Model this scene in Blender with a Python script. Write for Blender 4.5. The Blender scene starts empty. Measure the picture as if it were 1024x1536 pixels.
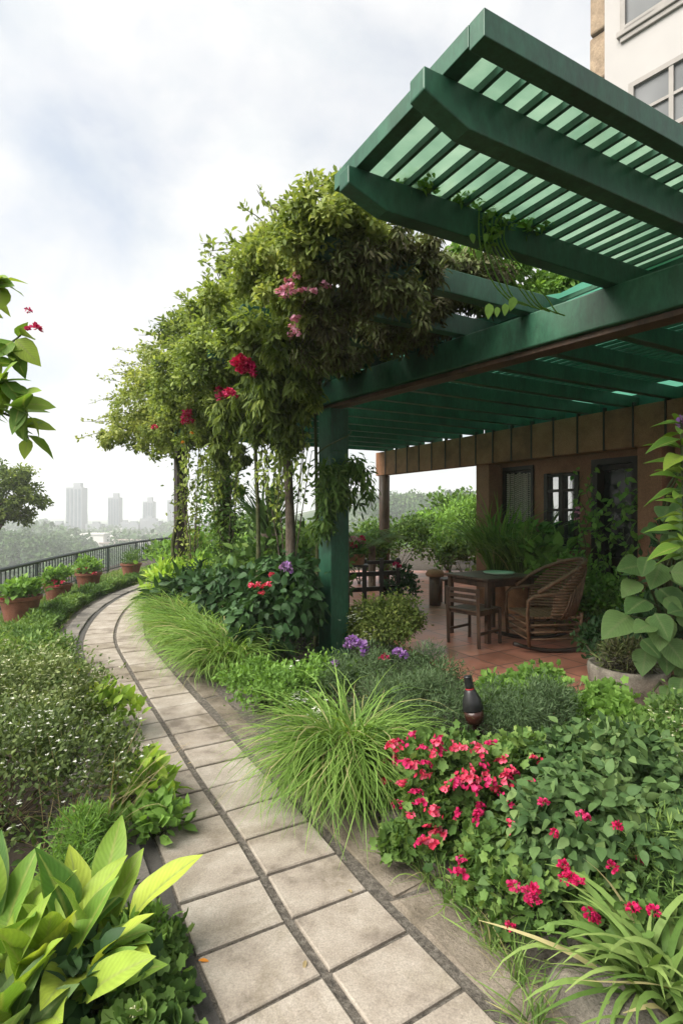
import bpy, math, numpy as np
from mathutils import Vector
rng = np.random.default_rng(7)
sc = bpy.context.scene
COL = sc.collection
F, H = 825.0, 1.6            # focal length in photo pixels, eye height in metres

def gp(x, y, z=0.0):
    Y = F * (H - z) / (y - 768.0)
    return np.array(((x - 512) * Y / F, Y, z))
def pp(x, y, Y):
    return np.array(((x - 512) * Y / F, Y, H - (y - 768) * Y / F))
def nrm(v):
    v = np.asarray(v, float)
    return v / np.maximum(np.linalg.norm(v, axis=-1, keepdims=True), 1e-9)
def U(a, b, n=None): return rng.uniform(a, b, n)

# ------------------------------------------------------------------ objects
def tag(o, label=None, cat=None, group=None, kind=None):
    if label: o['label'] = label
    if cat: o['category'] = cat
    if group: o['group'] = group
    if kind: o['kind'] = kind
    return o
def root(name, label, cat, loc, group=None, rz=0):
    o = bpy.data.objects.new(name, None); COL.objects.link(o)
    o.location = loc; o.rotation_euler = (0, 0, rz); o.empty_display_size = .1
    return tag(o, label, cat, group)
def link(name, me, parent=None, m=None):
    o = bpy.data.objects.new(name, me); COL.objects.link(o)
    if m is not None and not me.materials: me.materials.append(m)
    if parent is not None: o.parent = parent
    return o
def dup(r, loc=None, rz=None, label=None):
    def cp(o, par):
        c = o.copy(); COL.objects.link(c)
        if par is not None: c.parent = par
        for ch in [k for k in bpy.data.objects if k.parent == o and k.name in kids]: cp(ch, c)
        return c
    kids = {k.name for k in bpy.data.objects if k.parent is not None}
    c = cp(r, None)
    if loc is not None: c.location = loc
    if rz is not None: c.rotation_euler = (0, 0, rz)
    if label: c['label'] = label
    return c

class MB:
    """collects polygons of one mesh"""
    def __init__(s): s.v = []; s.f = []; s.t = []; s.n = 0
    def add(s, v, f, t=0.5):
        v = np.asarray(v, float)
        s.v.append(v); s.f += [tuple(i + s.n for i in q) for q in f]
        s.t.append(np.full(len(v), t) if np.isscalar(t) else np.asarray(t)); s.n += len(v)
    def box(s, c, size, ax=None, t=.5):
        h = np.array(size) / 2
        p = np.array([(x, y, z) for z in (-1, 1) for y in (-1, 1) for x in (-1, 1)]) * h
        if ax is not None: p = p @ np.array(ax, float)
        s.add(p + np.array(c), [(0, 2, 3, 1), (4, 5, 7, 6), (0, 1, 5, 4), (2, 6, 7, 3), (0, 4, 6, 2), (1, 3, 7, 5)], t)
    def beam(s, a, b, w, h, t=.5):           # a,b at the centre of the section
        a = np.array(a, float); b = np.array(b, float); d = nrm(b - a)
        up = np.array((0, 0, 1.)) if abs(d[2]) < .95 else np.array((0, 1., 0))
        side = nrm(np.cross(d, up)); up = np.cross(side, d)
        s.box((a + b) / 2, (np.linalg.norm(b - a), w, h), (d, side, up), t)
    def tube(s, pts, r, n=8, t=.5, cap=True):
        pts = np.array(pts, float); m = len(pts)
        r = np.full(m, r) if np.isscalar(r) else np.array(r, float)
        d = nrm(np.gradient(pts, axis=0))
        ref = np.array((.13, .21, 1.)) if abs(d[0][2]) < .8 else np.array((1., .1, .05))
        a = nrm(np.cross(d, ref)); b = np.cross(d, a)
        th = np.arange(n) * 2 * math.pi / n
        v = pts[:, None] + r[:, None, None] * (np.cos(th)[None, :, None] * a[:, None] + np.sin(th)[None, :, None] * b[:, None])
        f = [(i * n + j, i * n + (j + 1) % n, (i + 1) * n + (j + 1) % n, (i + 1) * n + j) for i in range(m - 1) for j in range(n)]
        if cap: f += [tuple(range(n))[::-1], tuple((m - 1) * n + j for j in range(n))]
        s.add(v.reshape(-1, 3), f, t)
    def lathe(s, c, prof, n=24, t=.5, wob=0.0):
        th = np.arange(n) * 2 * math.pi / n
        k = 1 + wob * (np.sin(3 * th + 1) + np.sin(5 * th))
        v = np.array([(c[0] + r * k[j] * math.cos(th[j]), c[1] + r * k[j] * math.sin(th[j]), c[2] + z) for r, z in prof for j in range(n)])
        m = len(prof)
        f = [(i * n + j, i * n + (j + 1) % n, (i + 1) * n + (j + 1) % n, (i + 1) * n + j) for i in range(m - 1) for j in range(n)]
        if prof[0][0] > 1e-4: f.append(tuple(range(n))[::-1])
        if prof[-1][0] > 1e-4: f.append(tuple((m - 1) * n + j for j in range(n)))
        s.add(v, f, t)
    def prism(s, poly, z0, z1, t=.5):
        n = len(poly); v = [(*p[:2], z0) for p in poly] + [(*p[:2], z1) for p in poly]
        s.add(v, [tuple(range(n))[::-1], tuple(range(n, 2 * n))] + [(i, (i + 1) % n, n + (i + 1) % n, n + i) for i in range(n)], t)
    def build(s, name, m, parent=None, bevel=0, smooth=False, at=None):
        v = np.concatenate(s.v)
        base = np.array(parent.location) if (parent is not None and at is None) else (np.zeros(3) if at is None else np.array(at))
        if parent is not None and parent.parent is not None and at is None: base = np.array(parent.parent.location) + base
        me = bpy.data.meshes.new(name)
        me.from_pydata((v - base).tolist(), [], s.f)
        a = me.attributes.new('tint', 'FLOAT', 'POINT'); a.data.foreach_set('value', np.concatenate(s.t).astype(np.float32))
        if smooth: me.polygons.foreach_set('use_smooth', np.ones(len(me.polygons), bool))
        me.update()
        o = link(name, me, parent, m)
        if parent is None: o.location = base
        if bevel:
            b = o.modifiers.new('bevel', 'BEVEL'); b.width = bevel; b.segments = 2; b.limit_method = 'ANGLE'
        return o

class LV:
    """collects many small leaves (triangles) of one mesh"""
    def __init__(s): s.v = []; s.f = []; s.t = []; s.a = []; s.l = []; s.n = 0
    def put(s, tpl, pos, A, N, sc_, tint):
        tv, tf, ta = tpl; pos = np.asarray(pos, float); k = len(pos)
        if k == 0: return
        A = nrm(A); B = nrm(np.cross(N, A)); C = np.cross(A, B)
        sc_ = np.broadcast_to(np.asarray(sc_, float), (k,))
        v = pos[:, None] + sc_[:, None, None] * (tv[None, :, 0:1] * A[:, None] + tv[None, :, 1:2] * B[:, None] + tv[None, :, 2:3] * C[:, None])
        nv = len(tv)
        s.v.append(v.reshape(-1, 3).astype(np.float32))
        s.f.append((tf[None] + (np.arange(k) * nv)[:, None, None] + s.n).reshape(-1, 3))
        s.t.append(np.repeat(np.broadcast_to(tint, (k,)), nv)); s.a.append(np.tile(ta, k)); s.l.append(np.tile(tv[:, 0], k)); s.n += k * nv
    def raw(s, v, f, t, a=None):
        s.v.append(v.astype(np.float32)); s.f.append(f + s.n); s.t.append(t); s.a.append(np.zeros(len(v)) if a is None else a); s.l.append(np.zeros(len(v))); s.n += len(v)
    def mesh(s, name, base=(0, 0, 0), smooth=True):
        v = np.concatenate(s.v) - np.array(base, np.float32); f = np.concatenate(s.f).astype(np.int32)
        me = bpy.data.meshes.new(name); nf = len(f)
        me.vertices.add(len(v)); me.vertices.foreach_set('co', v.astype(np.float32).ravel())
        me.loops.add(nf * 3); me.loops.foreach_set('vertex_index', f.ravel())
        me.polygons.add(nf); me.polygons.foreach_set('loop_start', np.arange(nf, dtype=np.int32) * 3)
        if smooth: me.polygons.foreach_set('use_smooth', np.ones(nf, bool))
        for nm, d in (('tint', s.t), ('across', s.a), ('along', s.l)):
            at = me.attributes.new(nm, 'FLOAT', 'POINT'); at.data.foreach_set('value', np.clip(np.concatenate(d), 0, 1).astype(np.float32))
        me.update(); return me
    def build(s, name, m, parent=None, smooth=True):
        base = (0, 0, 0)
        if parent is not None:
            base = np.array(parent.location)
            if parent.parent is not None: base = base + np.array(parent.parent.location)
        return link(name, s.mesh(name, base, smooth), parent, m)

def leaf_t(w=.35, fold=.25, droop=.15, n=2, p=1.0, wave=0.0):
    """leaf along x 0..1; three verts per row"""
    v = [(0, 0, 0)]; a = [0.0]
    for i in range(1, n + 1):
        x = i / (n + 1); hw = w / 2 * math.sin(math.pi * x ** p) ** .9
        z = -droop * x * x
        e = fold * hw + wave * hw * math.sin(9 * x)
        v += [(x, hw, z + e), (x, 0, z), (x, -hw, z + fold * hw - wave * hw * math.cos(8 * x))]; a += [1, 0, 1]
    v.append((1, 0, -droop)); a.append(0.3)
    f = [(0, 2, 1), (0, 3, 2)]
    for i in range(n - 1):
        b = 1 + 3 * i
        f += [(b, b + 1, b + 4), (b, b + 4, b + 3), (b + 1, b + 2, b + 5), (b + 1, b + 5, b + 4)]
    b = 1 + 3 * (n - 1); e = len(v) - 1
    f += [(b, b + 1, e), (b + 1, b + 2, e)]
    return np.array(v, float), np.array(f), np.array(a, float)
def lobe_t(lobes=5, r=.5, cup=.2, depth=.25):
    n = lobes * 3; v = [(.4, 0, -.06)]; a = [0.0]
    for i in range(n):
        th = math.pi + 2 * math.pi * i / n; q = r * (1 - depth * (i % 3 == 0) + .06 * (i % 3 == 1))
        v.append((.4 + q * math.cos(th), q * math.sin(th), cup * q * (1 + .5 * math.sin(2.7 * i)))); a.append(1.0)
    return np.array(v, float), np.array([(0, 1 + i, 1 + (i + 1) % n) for i in range(n)]), np.array(a)
T_SMALL = leaf_t(.5, .3, .15, 1)
T_OVAL = leaf_t(.5, .25, .25, 2)
T_LONG = leaf_t(.26, .25, .35, 3)
T_NEEDLE = leaf_t(.13, .3, .2, 1)
T_BROAD = leaf_t(.62, .22, .3, 4, .8, .08)
T_BIG = leaf_t(.78, .18, .28, 6, .72, .06)
T_LANCE = leaf_t(.43, .40, .30, 9, .85, .16)
T_LOBE = lobe_t()
T_PETAL = leaf_t(.8, .3, -.2, 2, 1.3)
T_CARD = leaf_t(.8, .3, .2, 1)

# ------------------------------------------------------------------ materials
M = {}
def new_mat(name):
    m = bpy.data.materials.new(name); m.use_nodes = True; nt = m.node_tree; nt.nodes.clear()
    out = nt.nodes.new('ShaderNodeOutputMaterial'); M[name] = m
    return m, nt, out
def N(nt, kind, **kw):
    n = nt.nodes.new(kind)
    for k, v in kw.items():
        if k in n.inputs: n.inputs[k].default_value = v
        else: setattr(n, k, v)
    return n
def ramp(nt, stops, fac):
    r = nt.nodes.new('ShaderNodeValToRGB'); el = r.color_ramp.elements
    while len(el) < len(stops): el.new(.5)
    for e, (p, c) in zip(el, stops): e.position = p; e.color = (*c, 1) if len(c) == 3 else c
    nt.links.new(fac, r.inputs[0]); return r
def coords(nt, scale=(1, 1, 1), rot=(0, 0, 0)):
    g = nt.nodes.new('ShaderNodeNewGeometry'); mp = N(nt, 'ShaderNodeMapping'); mp.inputs['Scale'].default_value = scale; mp.inputs['Rotation'].default_value = rot
    nt.links.new(g.outputs['Position'], mp.inputs[0]); return mp.outputs[0]
GAIN = 1.55
def leafmat(name, stops, tr=.3, rough=.5, rib=None, spec=.35, trc=1.5):
    m, nt, out = new_mat(name); L = nt.links.new
    if not name.startswith('fl_'): stops = [tuple(min(.5, q * GAIN) for q in c) for c in stops]; spec = spec * .4; rough = min(.6, rough + .08)
    at = N(nt, 'ShaderNodeAttribute', attribute_name='tint')
    col = ramp(nt, [(i / (len(stops) - 1), c) for i, c in enumerate(stops)], at.outputs['Fac']).outputs[0]
    if rib is not None:
        ac = N(nt, 'ShaderNodeAttribute', attribute_name='across')
        rr = ramp(nt, [(0, (1, 1, 1)), (.16, (0, 0, 0)), (.8, (0, 0, 0)), (1, (.35, .35, .35))], ac.outputs['Fac'])
        mx = N(nt, 'ShaderNodeMix', data_type='RGBA'); mx.inputs[7].default_value = (*rib, 1)
        L(rr.outputs[0], mx.inputs[0]); L(col, mx.inputs[6]); col = mx.outputs[2]
    nz = N(nt, 'ShaderNodeTexNoise', Scale=60.0 if rib is None else 25.0, Detail=3.0); L(coords(nt), nz.inputs['Vector'])
    hv = N(nt, 'ShaderNodeHueSaturation', Saturation=1.0 if name.startswith('fl_') else .9); mr = N(nt, 'ShaderNodeMapRange'); mr.inputs[3].default_value = .78; mr.inputs[4].default_value = 1.22
    L(nz.outputs[0], mr.inputs[0]); L(mr.outputs[0], hv.inputs['Value']); L(col, hv.inputs['Color']); col = hv.outputs[0]
    p = N(nt, 'ShaderNodeBsdfPrincipled', Roughness=rough); p.inputs['Specular IOR Level'].default_value = spec
    L(col, p.inputs['Base Color'])
    if rib is not None:
        al = N(nt, 'ShaderNodeAttribute', attribute_name='along'); m1 = N(nt, 'ShaderNodeMath', operation='MULTIPLY_ADD'); L(ac.outputs['Fac'], m1.inputs[0]); m1.inputs[1].default_value = -.28; L(al.outputs['Fac'], m1.inputs[2])
        m2 = N(nt, 'ShaderNodeMath', operation='MULTIPLY'); L(m1.outputs[0], m2.inputs[0]); m2.inputs[1].default_value = 75.0
        m3 = N(nt, 'ShaderNodeMath', operation='SINE'); L(m2.outputs[0], m3.inputs[0])
        m4 = N(nt, 'ShaderNodeMapRange'); m4.inputs[1].default_value = -1; m4.inputs[3].default_value = .93; m4.inputs[4].default_value = 1.04; L(m3.outputs[0], m4.inputs[0])
        h2 = N(nt, 'ShaderNodeHueSaturation'); L(m4.outputs[0], h2.inputs['Value']); L(col, h2.inputs['Color']); L(h2.outputs[0], p.inputs['Base Color']); col = h2.outputs[0]
        bp = N(nt, 'ShaderNodeBump', Strength=.12, Distance=.002); L(m3.outputs[0], bp.inputs['Height']); L(bp.outputs[0], p.inputs['Normal'])
    t = N(nt, 'ShaderNodeBsdfTranslucent'); g = N(nt, 'ShaderNodeMix', data_type='RGBA', blend_type='MULTIPLY'); g.inputs[0].default_value = 1
    g.inputs[7].default_value = (trc, trc, trc * .5, 1); L(col, g.inputs[6]); L(g.outputs[2], t.inputs[0])
    s = N(nt, 'ShaderNodeMixShader', Fac=tr); L(p.outputs[0], s.inputs[1]); L(t.outputs[0], s.inputs[2]); L(s.outputs[0], out.inputs[0])
    return m
def mat(name, stops, scale=6.0, rough=.7, bump=.2, dist=.01, stretch=(1, 1, 1), detail=6.0, metal=0.0, tintmix=0.0, fine=0, spec=.4, rvar=.1, stain=0):
    m, nt, out = new_mat(name); L = nt.links.new
    co = coords(nt, stretch)
    nz = N(nt, 'ShaderNodeTexNoise', Scale=scale, Detail=detail, Roughness=.62); L(co, nz.inputs['Vector'])
    fac = nz.outputs[0]
    if tintmix:
        at = N(nt, 'ShaderNodeAttribute', attribute_name='tint'); mm = N(nt, 'ShaderNodeMath', operation='MULTIPLY_ADD')
        mm.inputs[1].default_value = tintmix; sb = N(nt, 'ShaderNodeMath', operation='SUBTRACT'); L(at.outputs['Fac'], sb.inputs[0]); sb.inputs[1].default_value = .5
        L(sb.outputs[0], mm.inputs[0]); L(fac, mm.inputs[2]); fac = mm.outputs[0]
    lo, hi = .3, .7
    col = ramp(nt, [(lo + (hi - lo) * i / max(1, len(stops) - 1), c) for i, c in enumerate(stops)], fac).outputs[0]
    p = N(nt, 'ShaderNodeBsdfPrincipled', Roughness=rough, Metallic=metal); p.inputs['Specular IOR Level'].default_value = spec
    h = nz.outputs[0]
    if fine:
        n2 = N(nt, 'ShaderNodeTexNoise', Scale=float(fine), Detail=4.0, Roughness=.7); L(co, n2.inputs['Vector'])
        hv = N(nt, 'ShaderNodeHueSaturation'); mr = N(nt, 'ShaderNodeMapRange'); mr.inputs[1].default_value = .3; mr.inputs[2].default_value = .7; mr.inputs[3].default_value = .72; mr.inputs[4].default_value = 1.25
        L(n2.outputs[0], mr.inputs[0]); L(mr.outputs[0], hv.inputs['Value']); L(col, hv.inputs['Color']); col = hv.outputs[0]
        ad = N(nt, 'ShaderNodeMath', operation='ADD'); L(h, ad.inputs[0]); L(n2.outputs[0], ad.inputs[1]); h = ad.outputs[0]
    if stain:
        n3 = N(nt, 'ShaderNodeTexNoise', Scale=float(stain), Detail=7.0, Roughness=.7, Distortion=.6); L(co, n3.inputs['Vector'])
        rs = ramp(nt, [(.36, (.70, .68, .62)), (.50, (1, 1, 1)), (.66, (1.0, 1.0, 1.0)), (.74, (.88, .89, .80))], n3.outputs[0])
        mz = N(nt, 'ShaderNodeMix', data_type='RGBA', blend_type='MULTIPLY'); mz.inputs[0].default_value = 1; L(col, mz.inputs[6]); L(rs.outputs[0], mz.inputs[7]); col = mz.outputs[2]
    L(col, p.inputs['Base Color'])
    rv = N(nt, 'ShaderNodeMapRange'); rv.inputs[3].default_value = max(.05, rough - rvar); rv.inputs[4].default_value = min(1, rough + rvar); L(nz.outputs[0], rv.inputs[0]); L(rv.outputs[0], p.inputs['Roughness'])
    b = N(nt, 'ShaderNodeBump', Strength=bump, Distance=dist); L(h, b.inputs['Height']); L(b.outputs[0], p.inputs['Normal'])
    L(p.outputs[0], out.inputs[0]); return m

mat('soil', [(.02, .014, .009), (.05, .036, .024)], 9, .95, .8, .03, fine=60)
mat('slab', [(.15, .125, .10), (.25, .215, .176), (.295, .26, .217), (.35, .315, .27)], 6, .85, .5, .004, tintmix=.22, fine=150, detail=9, stain=1.7)
mat('mortar', [(.05, .044, .036), (.12, .105, .086), (.21, .19, .16)], 40, .95, .9, .012, fine=160)
mat('darkband', [(.04, .037, .034), (.085, .078, .07)], 14, .9, .5, .006, fine=150)
mat('kerb', [(.08, .073, .064), (.155, .14, .12), (.21, .19, .165)], 7, .9, .6, .008, tintmix=.3, fine=120)
mat('flag', [(.075, .062, .046), (.165, .138, .105), (.23, .195, .155)], 5, .9, .7, .015, tintmix=.3, fine=90, stain=2.2)
mat('rock', [(.07, .062, .05), (.15, .135, .11), (.23, .2, .165)], 6, .9, .9, .03, fine=60)
mat('green_paint', [(.007, .046, .024), (.013, .070, .037), (.020, .088, .048), (.034, .108, .062)], 4, .45, .2, .004, stretch=(1, 1, .4), fine=40, spec=.4, stain=2.6)
mat('brown_wood', [(.03, .017, .011), (.075, .042, .026), (.11, .065, .04)], 7, .55, .35, .006, stretch=(1, 1, .25), fine=50)
mat('dark_wood', [(.012, .008, .006), (.035, .02, .013)], 9, .5, .3, .005, fine=60)
mat('post_wood', [(.02, .014, .011), (.05, .036, .027)], 7, .7, .4, .006, stretch=(2, 2, .25), fine=60)
mat('rattan', [(.07, .038, .02), (.19, .105, .055)], 30, .55, .5, .004, fine=150)
mat('clay_panel', [(.18, .078, .038), (.27, .122, .06), (.34, .16, .085)], 4, .8, .4, .008, tintmix=.25, fine=70)
mat('brown_wall', [(.2, .09, .052), (.31, .145, .083)], 3, .8, .3, .006, fine=60)
mat('terracotta', [(.125, .045, .026), (.20, .073, .042), (.25, .105, .068)], 7, .8, .25, .004, fine=80)
mat('stone_bowl', [(.09, .08, .062), (.2, .175, .14), (.3, .27, .22)], 9, .9, .7, .01, fine=80)
mat('black_metal', [(.008, .016, .013), (.02, .034, .028)], 20, .45, .1, .002)
mat('lamp_black', [(.008, .008, .009), (.02, .02, .02)], 20, .35, .05, .002)
mat('lamp_brown', [(.025, .01, .007), (.05, .02, .014)], 14, .25, .05, .002)
mat('bark', [(.05, .038, .028), (.13, .1, .075), (.2, .165, .13)], 14, .95, .9, .02, stretch=(1, 1, .35), fine=60)
mat('moss_bark', [(.03, .03, .012), (.06, .07, .022), (.1, .085, .05)], 10, .95, .9, .02, fine=60)
mat('stem', [(.03, .045, .014), (.07, .09, .03)], 20, .7, .2, .003)
mat('dry_stem', [(.05, .035, .02), (.11, .08, .045)], 20, .9, .3, .003)
mat('white_wall', [(.31, .294, .284), (.34, .325, .315), (.365, .35, .34)], .5, .85, .1, .006)
mat('trim', [(.22, .205, .19), (.30, .28, .26)], 2, .8, .1, .005)
mat('tan_tile', [(.17, .12, .075), (.32, .24, .16)], 5, .85, .5, .02, fine=30)
mat('roof_dark', [(.01, .08, .055), (.018, .11, .08)], 3, .5, .15, .006, fine=30)
mat('cloth_red', [(.2, .015, .02), (.4, .03, .04)], 20, .9, .2, .003)
mat('plate', [(.3, .42, .3), (.4, .52, .4)], 5, .3, .05, .002)
mat('tower', [(.17, .18, .2), (.24, .25, .27)], .05, .8, .05, .05)
mat('tower_glass', [(.05, .07, .10), (.10, .13, .16)], .2, .3, .02, .01)
mat('town_wall', [(.55, .53, .5), (.75, .73, .7)], .02, .85, .05, .05, tintmix=.8)
mat('town_roof', [(.3, .22, .18), (.45, .4, .38)], .02, .85, .05, .05)
mat('bead', [(.25, .2, .15), (.6, .54, .45)], 60, .5, .1, .002)

def glassmat():
    m, nt, out = new_mat('pane'); p = N(nt, 'ShaderNodeBsdfPrincipled', Roughness=.04, Metallic=0.0)
    p.inputs['Base Color'].default_value = (.05, .06, .06, 1); p.inputs['Specular IOR Level'].default_value = 1.0; p.inputs['IOR'].default_value = 2.6
    nz = N(nt, 'ShaderNodeTexNoise', Scale=6.0); b = N(nt, 'ShaderNodeBump', Strength=.04); nt.links.new(coords(nt), nz.inputs['Vector'])
    nt.links.new(nz.outputs[0], b.inputs['Height']); nt.links.new(b.outputs[0], p.inputs['Normal']); nt.links.new(p.outputs[0], out.inputs[0])
    m, nt, out = new_mat('dark_pane'); p = N(nt, 'ShaderNodeBsdfPrincipled', Roughness=.45); p.inputs['Specular IOR Level'].default_value = .2
    p.inputs['Base Color'].default_value = (.16, .17, .18, 1); nz = N(nt, 'ShaderNodeTexNoise', Scale=.7)
    r = ramp(nt, [(.3, (.06, .066, .07)), (.7, (.15, .155, .16))], nz.outputs[0]); nt.links.new(coords(nt), nz.inputs['Vector']); nt.links.new(r.outputs[0], p.inputs['Base Color'])
    nt.links.new(p.outputs[0], out.inputs[0])
glassmat()
mat('black_pane', [(.008, .009, .009), (.02, .021, .02)], 3, .2, .02, .002)
def sheetmat():
    m, nt, out = new_mat('sheet'); L = nt.links.new
    nz = N(nt, 'ShaderNodeTexNoise', Scale=5.0, Detail=6.0); L(coords(nt), nz.inputs['Vector'])
    r = ramp(nt, [(.3, (.09, .17, .11)), (.5, (.135, .23, .155)), (.7, (.20, .30, .21))], nz.outputs[0])
    t = N(nt, 'ShaderNodeBsdfTranslucent'); L(r.outputs[0], t.inputs[0])
    g = N(nt, 'ShaderNodeBsdfPrincipled', Roughness=.3); g.inputs['Base Color'].default_value = (.2, .42, .28, 1)
    a = N(nt, 'ShaderNodeMixShader', Fac=.15); L(t.outputs[0], a.inputs[1]); L(g.outputs[0], a.inputs[2])
    tp = N(nt, 'ShaderNodeBsdfTransparent'); tp.inputs[0].default_value = (.24, .40, .29, 1)
    b = N(nt, 'ShaderNodeMixShader', Fac=.16); L(a.outputs[0], b.inputs[1]); L(tp.outputs[0], b.inputs[2]); L(b.outputs[0], out.inputs[0])
sheetmat()
m_, nt_, out_ = new_mat('roof_sheet_dark')
nz_ = N(nt_, 'ShaderNodeTexNoise', Scale=3.0, Detail=6.0); nt_.links.new(coords(nt_), nz_.inputs['Vector'])
r_ = ramp(nt_, [(.3, (.06, .21, .14)), (.7, (.10, .30, .21))], nz_.outputs[0])
t_ = N(nt_, 'ShaderNodeBsdfTranslucent'); nt_.links.new(r_.outputs[0], t_.inputs[0]); d_ = N(nt_, 'ShaderNodeBsdfPrincipled', Roughness=.5); d_.inputs['Base Color'].default_value = (.02, .11, .08, 1)
x_ = N(nt_, 'ShaderNodeMixShader', Fac=.3); nt_.links.new(t_.outputs[0], x_.inputs[1]); nt_.links.new(d_.outputs[0], x_.inputs[2]); nt_.links.new(x_.outputs[0], out_.inputs[0])  # mostly translucent, to brighten the ceiling and porch below
def tilemat():
    m, nt, out = new_mat('terrace_tile'); L = nt.links.new
    ang = -math.atan2(.486, .874)
    co = coords(nt, (1, 1, 1), (0, 0, ang))
    br = N(nt, 'ShaderNodeTexBrick', Scale=1.0); br.offset = 0.0; br.squash = 1
    br.inputs['Brick Width'].default_value = .42; br.inputs['Row Height'].default_value = .42; br.inputs['Mortar Size'].default_value = .009
    br.inputs['Color1'].default_value = (.30, .118, .08, 1); br.inputs['Color2'].default_value = (.42, .175, .122, 1); br.inputs['Mortar'].default_value = (.10, .06, .05, 1)
    L(co, br.inputs['Vector'])
    nz = N(nt, 'ShaderNodeTexNoise', Scale=3.0, Detail=8.0); L(co, nz.inputs['Vector'])
    hv = N(nt, 'ShaderNodeHueSaturation'); mr = N(nt, 'ShaderNodeMapRange'); mr.inputs[1].default_value = .3; mr.inputs[2].default_value = .7; mr.inputs[3].default_value = .7; mr.inputs[4].default_value = 1.3
    L(nz.outputs[0], mr.inputs[0]); L(mr.outputs[0], hv.inputs['Value']); L(br.outputs[0], hv.inputs['Color'])
    p = N(nt, 'ShaderNodeBsdfPrincipled', Roughness=.4); L(hv.outputs[0], p.inputs['Base Color'])
    rr = N(nt, 'ShaderNodeMapRange'); rr.inputs[3].default_value = .2; rr.inputs[4].default_value = .6; L(nz.outputs[0], rr.inputs[0]); L(rr.outputs[0], p.inputs['Roughness'])
    b = N(nt, 'ShaderNodeBump', Strength=.4, Distance=.004); b.invert = True; L(br.outputs['Fac'], b.inputs['Height']); L(b.outputs[0], p.inputs['Normal']); L(p.outputs[0], out.inputs[0])
tilemat()

G = lambda *a: a
leafmat('lf_mid', [(.018, .045, .009), (.04, .085, .014), (.07, .13, .022), (.12, .18, .035)])
leafmat('lf_dark', [(.008, .026, .008), (.017, .045, .013), (.035, .078, .022)], .2, .4)
leafmat('lf_bright', [(.045, .10, .012), (.085, .17, .02), (.14, .25, .035)], .35)
leafmat('lf_lime', [(.09, .17, .010), (.17, .28, .018), (.28, .38, .03)], .35, .4)
leafmat('lf_olive', [(.045, .07, .012), (.095, .135, .022), (.165, .20, .04), (.25, .27, .07)], .35)
leafmat('lf_vine', [(.026, .046, .009), (.065, .10, .016), (.125, .17, .028), (.22, .26, .05)], .35)
leafmat('lf_rose', [(.014, .036, .009), (.028, .062, .016), (.052, .098, .026), (.09, .14, .04)], .25)
leafmat('lf_dull', [(.022, .038, .010), (.05, .078, .019), (.088, .122, .034), (.14, .17, .06)], .25)
leafmat('lf_grey', [(.026, .050, .018), (.052, .088, .034), (.09, .135, .058)], .25)
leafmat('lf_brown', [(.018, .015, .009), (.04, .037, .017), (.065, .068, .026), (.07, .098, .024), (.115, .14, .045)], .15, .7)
leafmat('lf_straw', [(.12, .09, .04), (.24, .19, .09)], .2, .8)
leafmat('grass_a', [(.018, .048, .008), (.05, .10, .014), (.09, .15, .026), (.14, .20, .045), (.24, .21, .09)], .3, .45)
leafmat('grass_b', [(.018, .048, .008), (.06, .12, .014), (.10, .18, .024), (.135, .215, .035), (.22, .21, .085)], .35, .4)
leafmat('hosta', [(.035, .095, .008), (.085, .165, .010), (.165, .235, .012), (.26, .30, .016)], .3, .4, rib=(.24, .30, .05))
leafmat('bigleaf', [(.024, .062, .014), (.044, .092, .022), (.075, .13, .034)], .3, .45, rib=(.12, .18, .06))
leafmat('smallhosta', [(.045, .085, .025), (.075, .125, .035), (.11, .165, .05)], .3, .45, rib=(.2, .26, .1))
leafmat('palm', [(.03, .065, .018), (.065, .12, .03), (.12, .18, .05)], .25, .4)
leafmat('forest', [(.014, .034, .010), (.035, .075, .018), (.07, .115, .03)], .15, .7)
for nm, st in (('fl_red', [(.34, .008, .06), (.5, .02, .115), (.6, .07, .2)]), ('fl_magenta', [(.34, .005, .05), (.5, .01, .09), (.6, .03, .15)]),
               ('fl_pink', [(.5, .12, .26), (.6, .24, .38), (.7, .42, .52)]), ('fl_coral', [(.46, .015, .05), (.6, .05, .11), (.68, .16, .24)]),
               ('fl_purple', [(.16, .06, .27), (.27, .13, .37), (.42, .26, .5)]), ('fl_white', [(.62, .64, .55), (.78, .78, .72), (.85, .85, .82)]),
               ('fl_cream', [(.5, .52, .3), (.66, .67, .45), (.78, .78, .62)]), ('fl_orange', [(.6, .2, .03), (.75, .32, .05)])):
    leafmat(nm, st, .3, .6, spec=.2, trc=1.1)
m_, nt_, out_ = new_mat('haze_air')
pv = N(nt_, 'ShaderNodeVolumePrincipled'); pv.inputs['Color'].default_value = (.97, .985, 1, 1); pv.inputs['Density'].default_value = .0012; pv.inputs['Anisotropy'].default_value = .25
nt_.links.new(pv.outputs[0], out_.inputs['Volume'])

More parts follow.
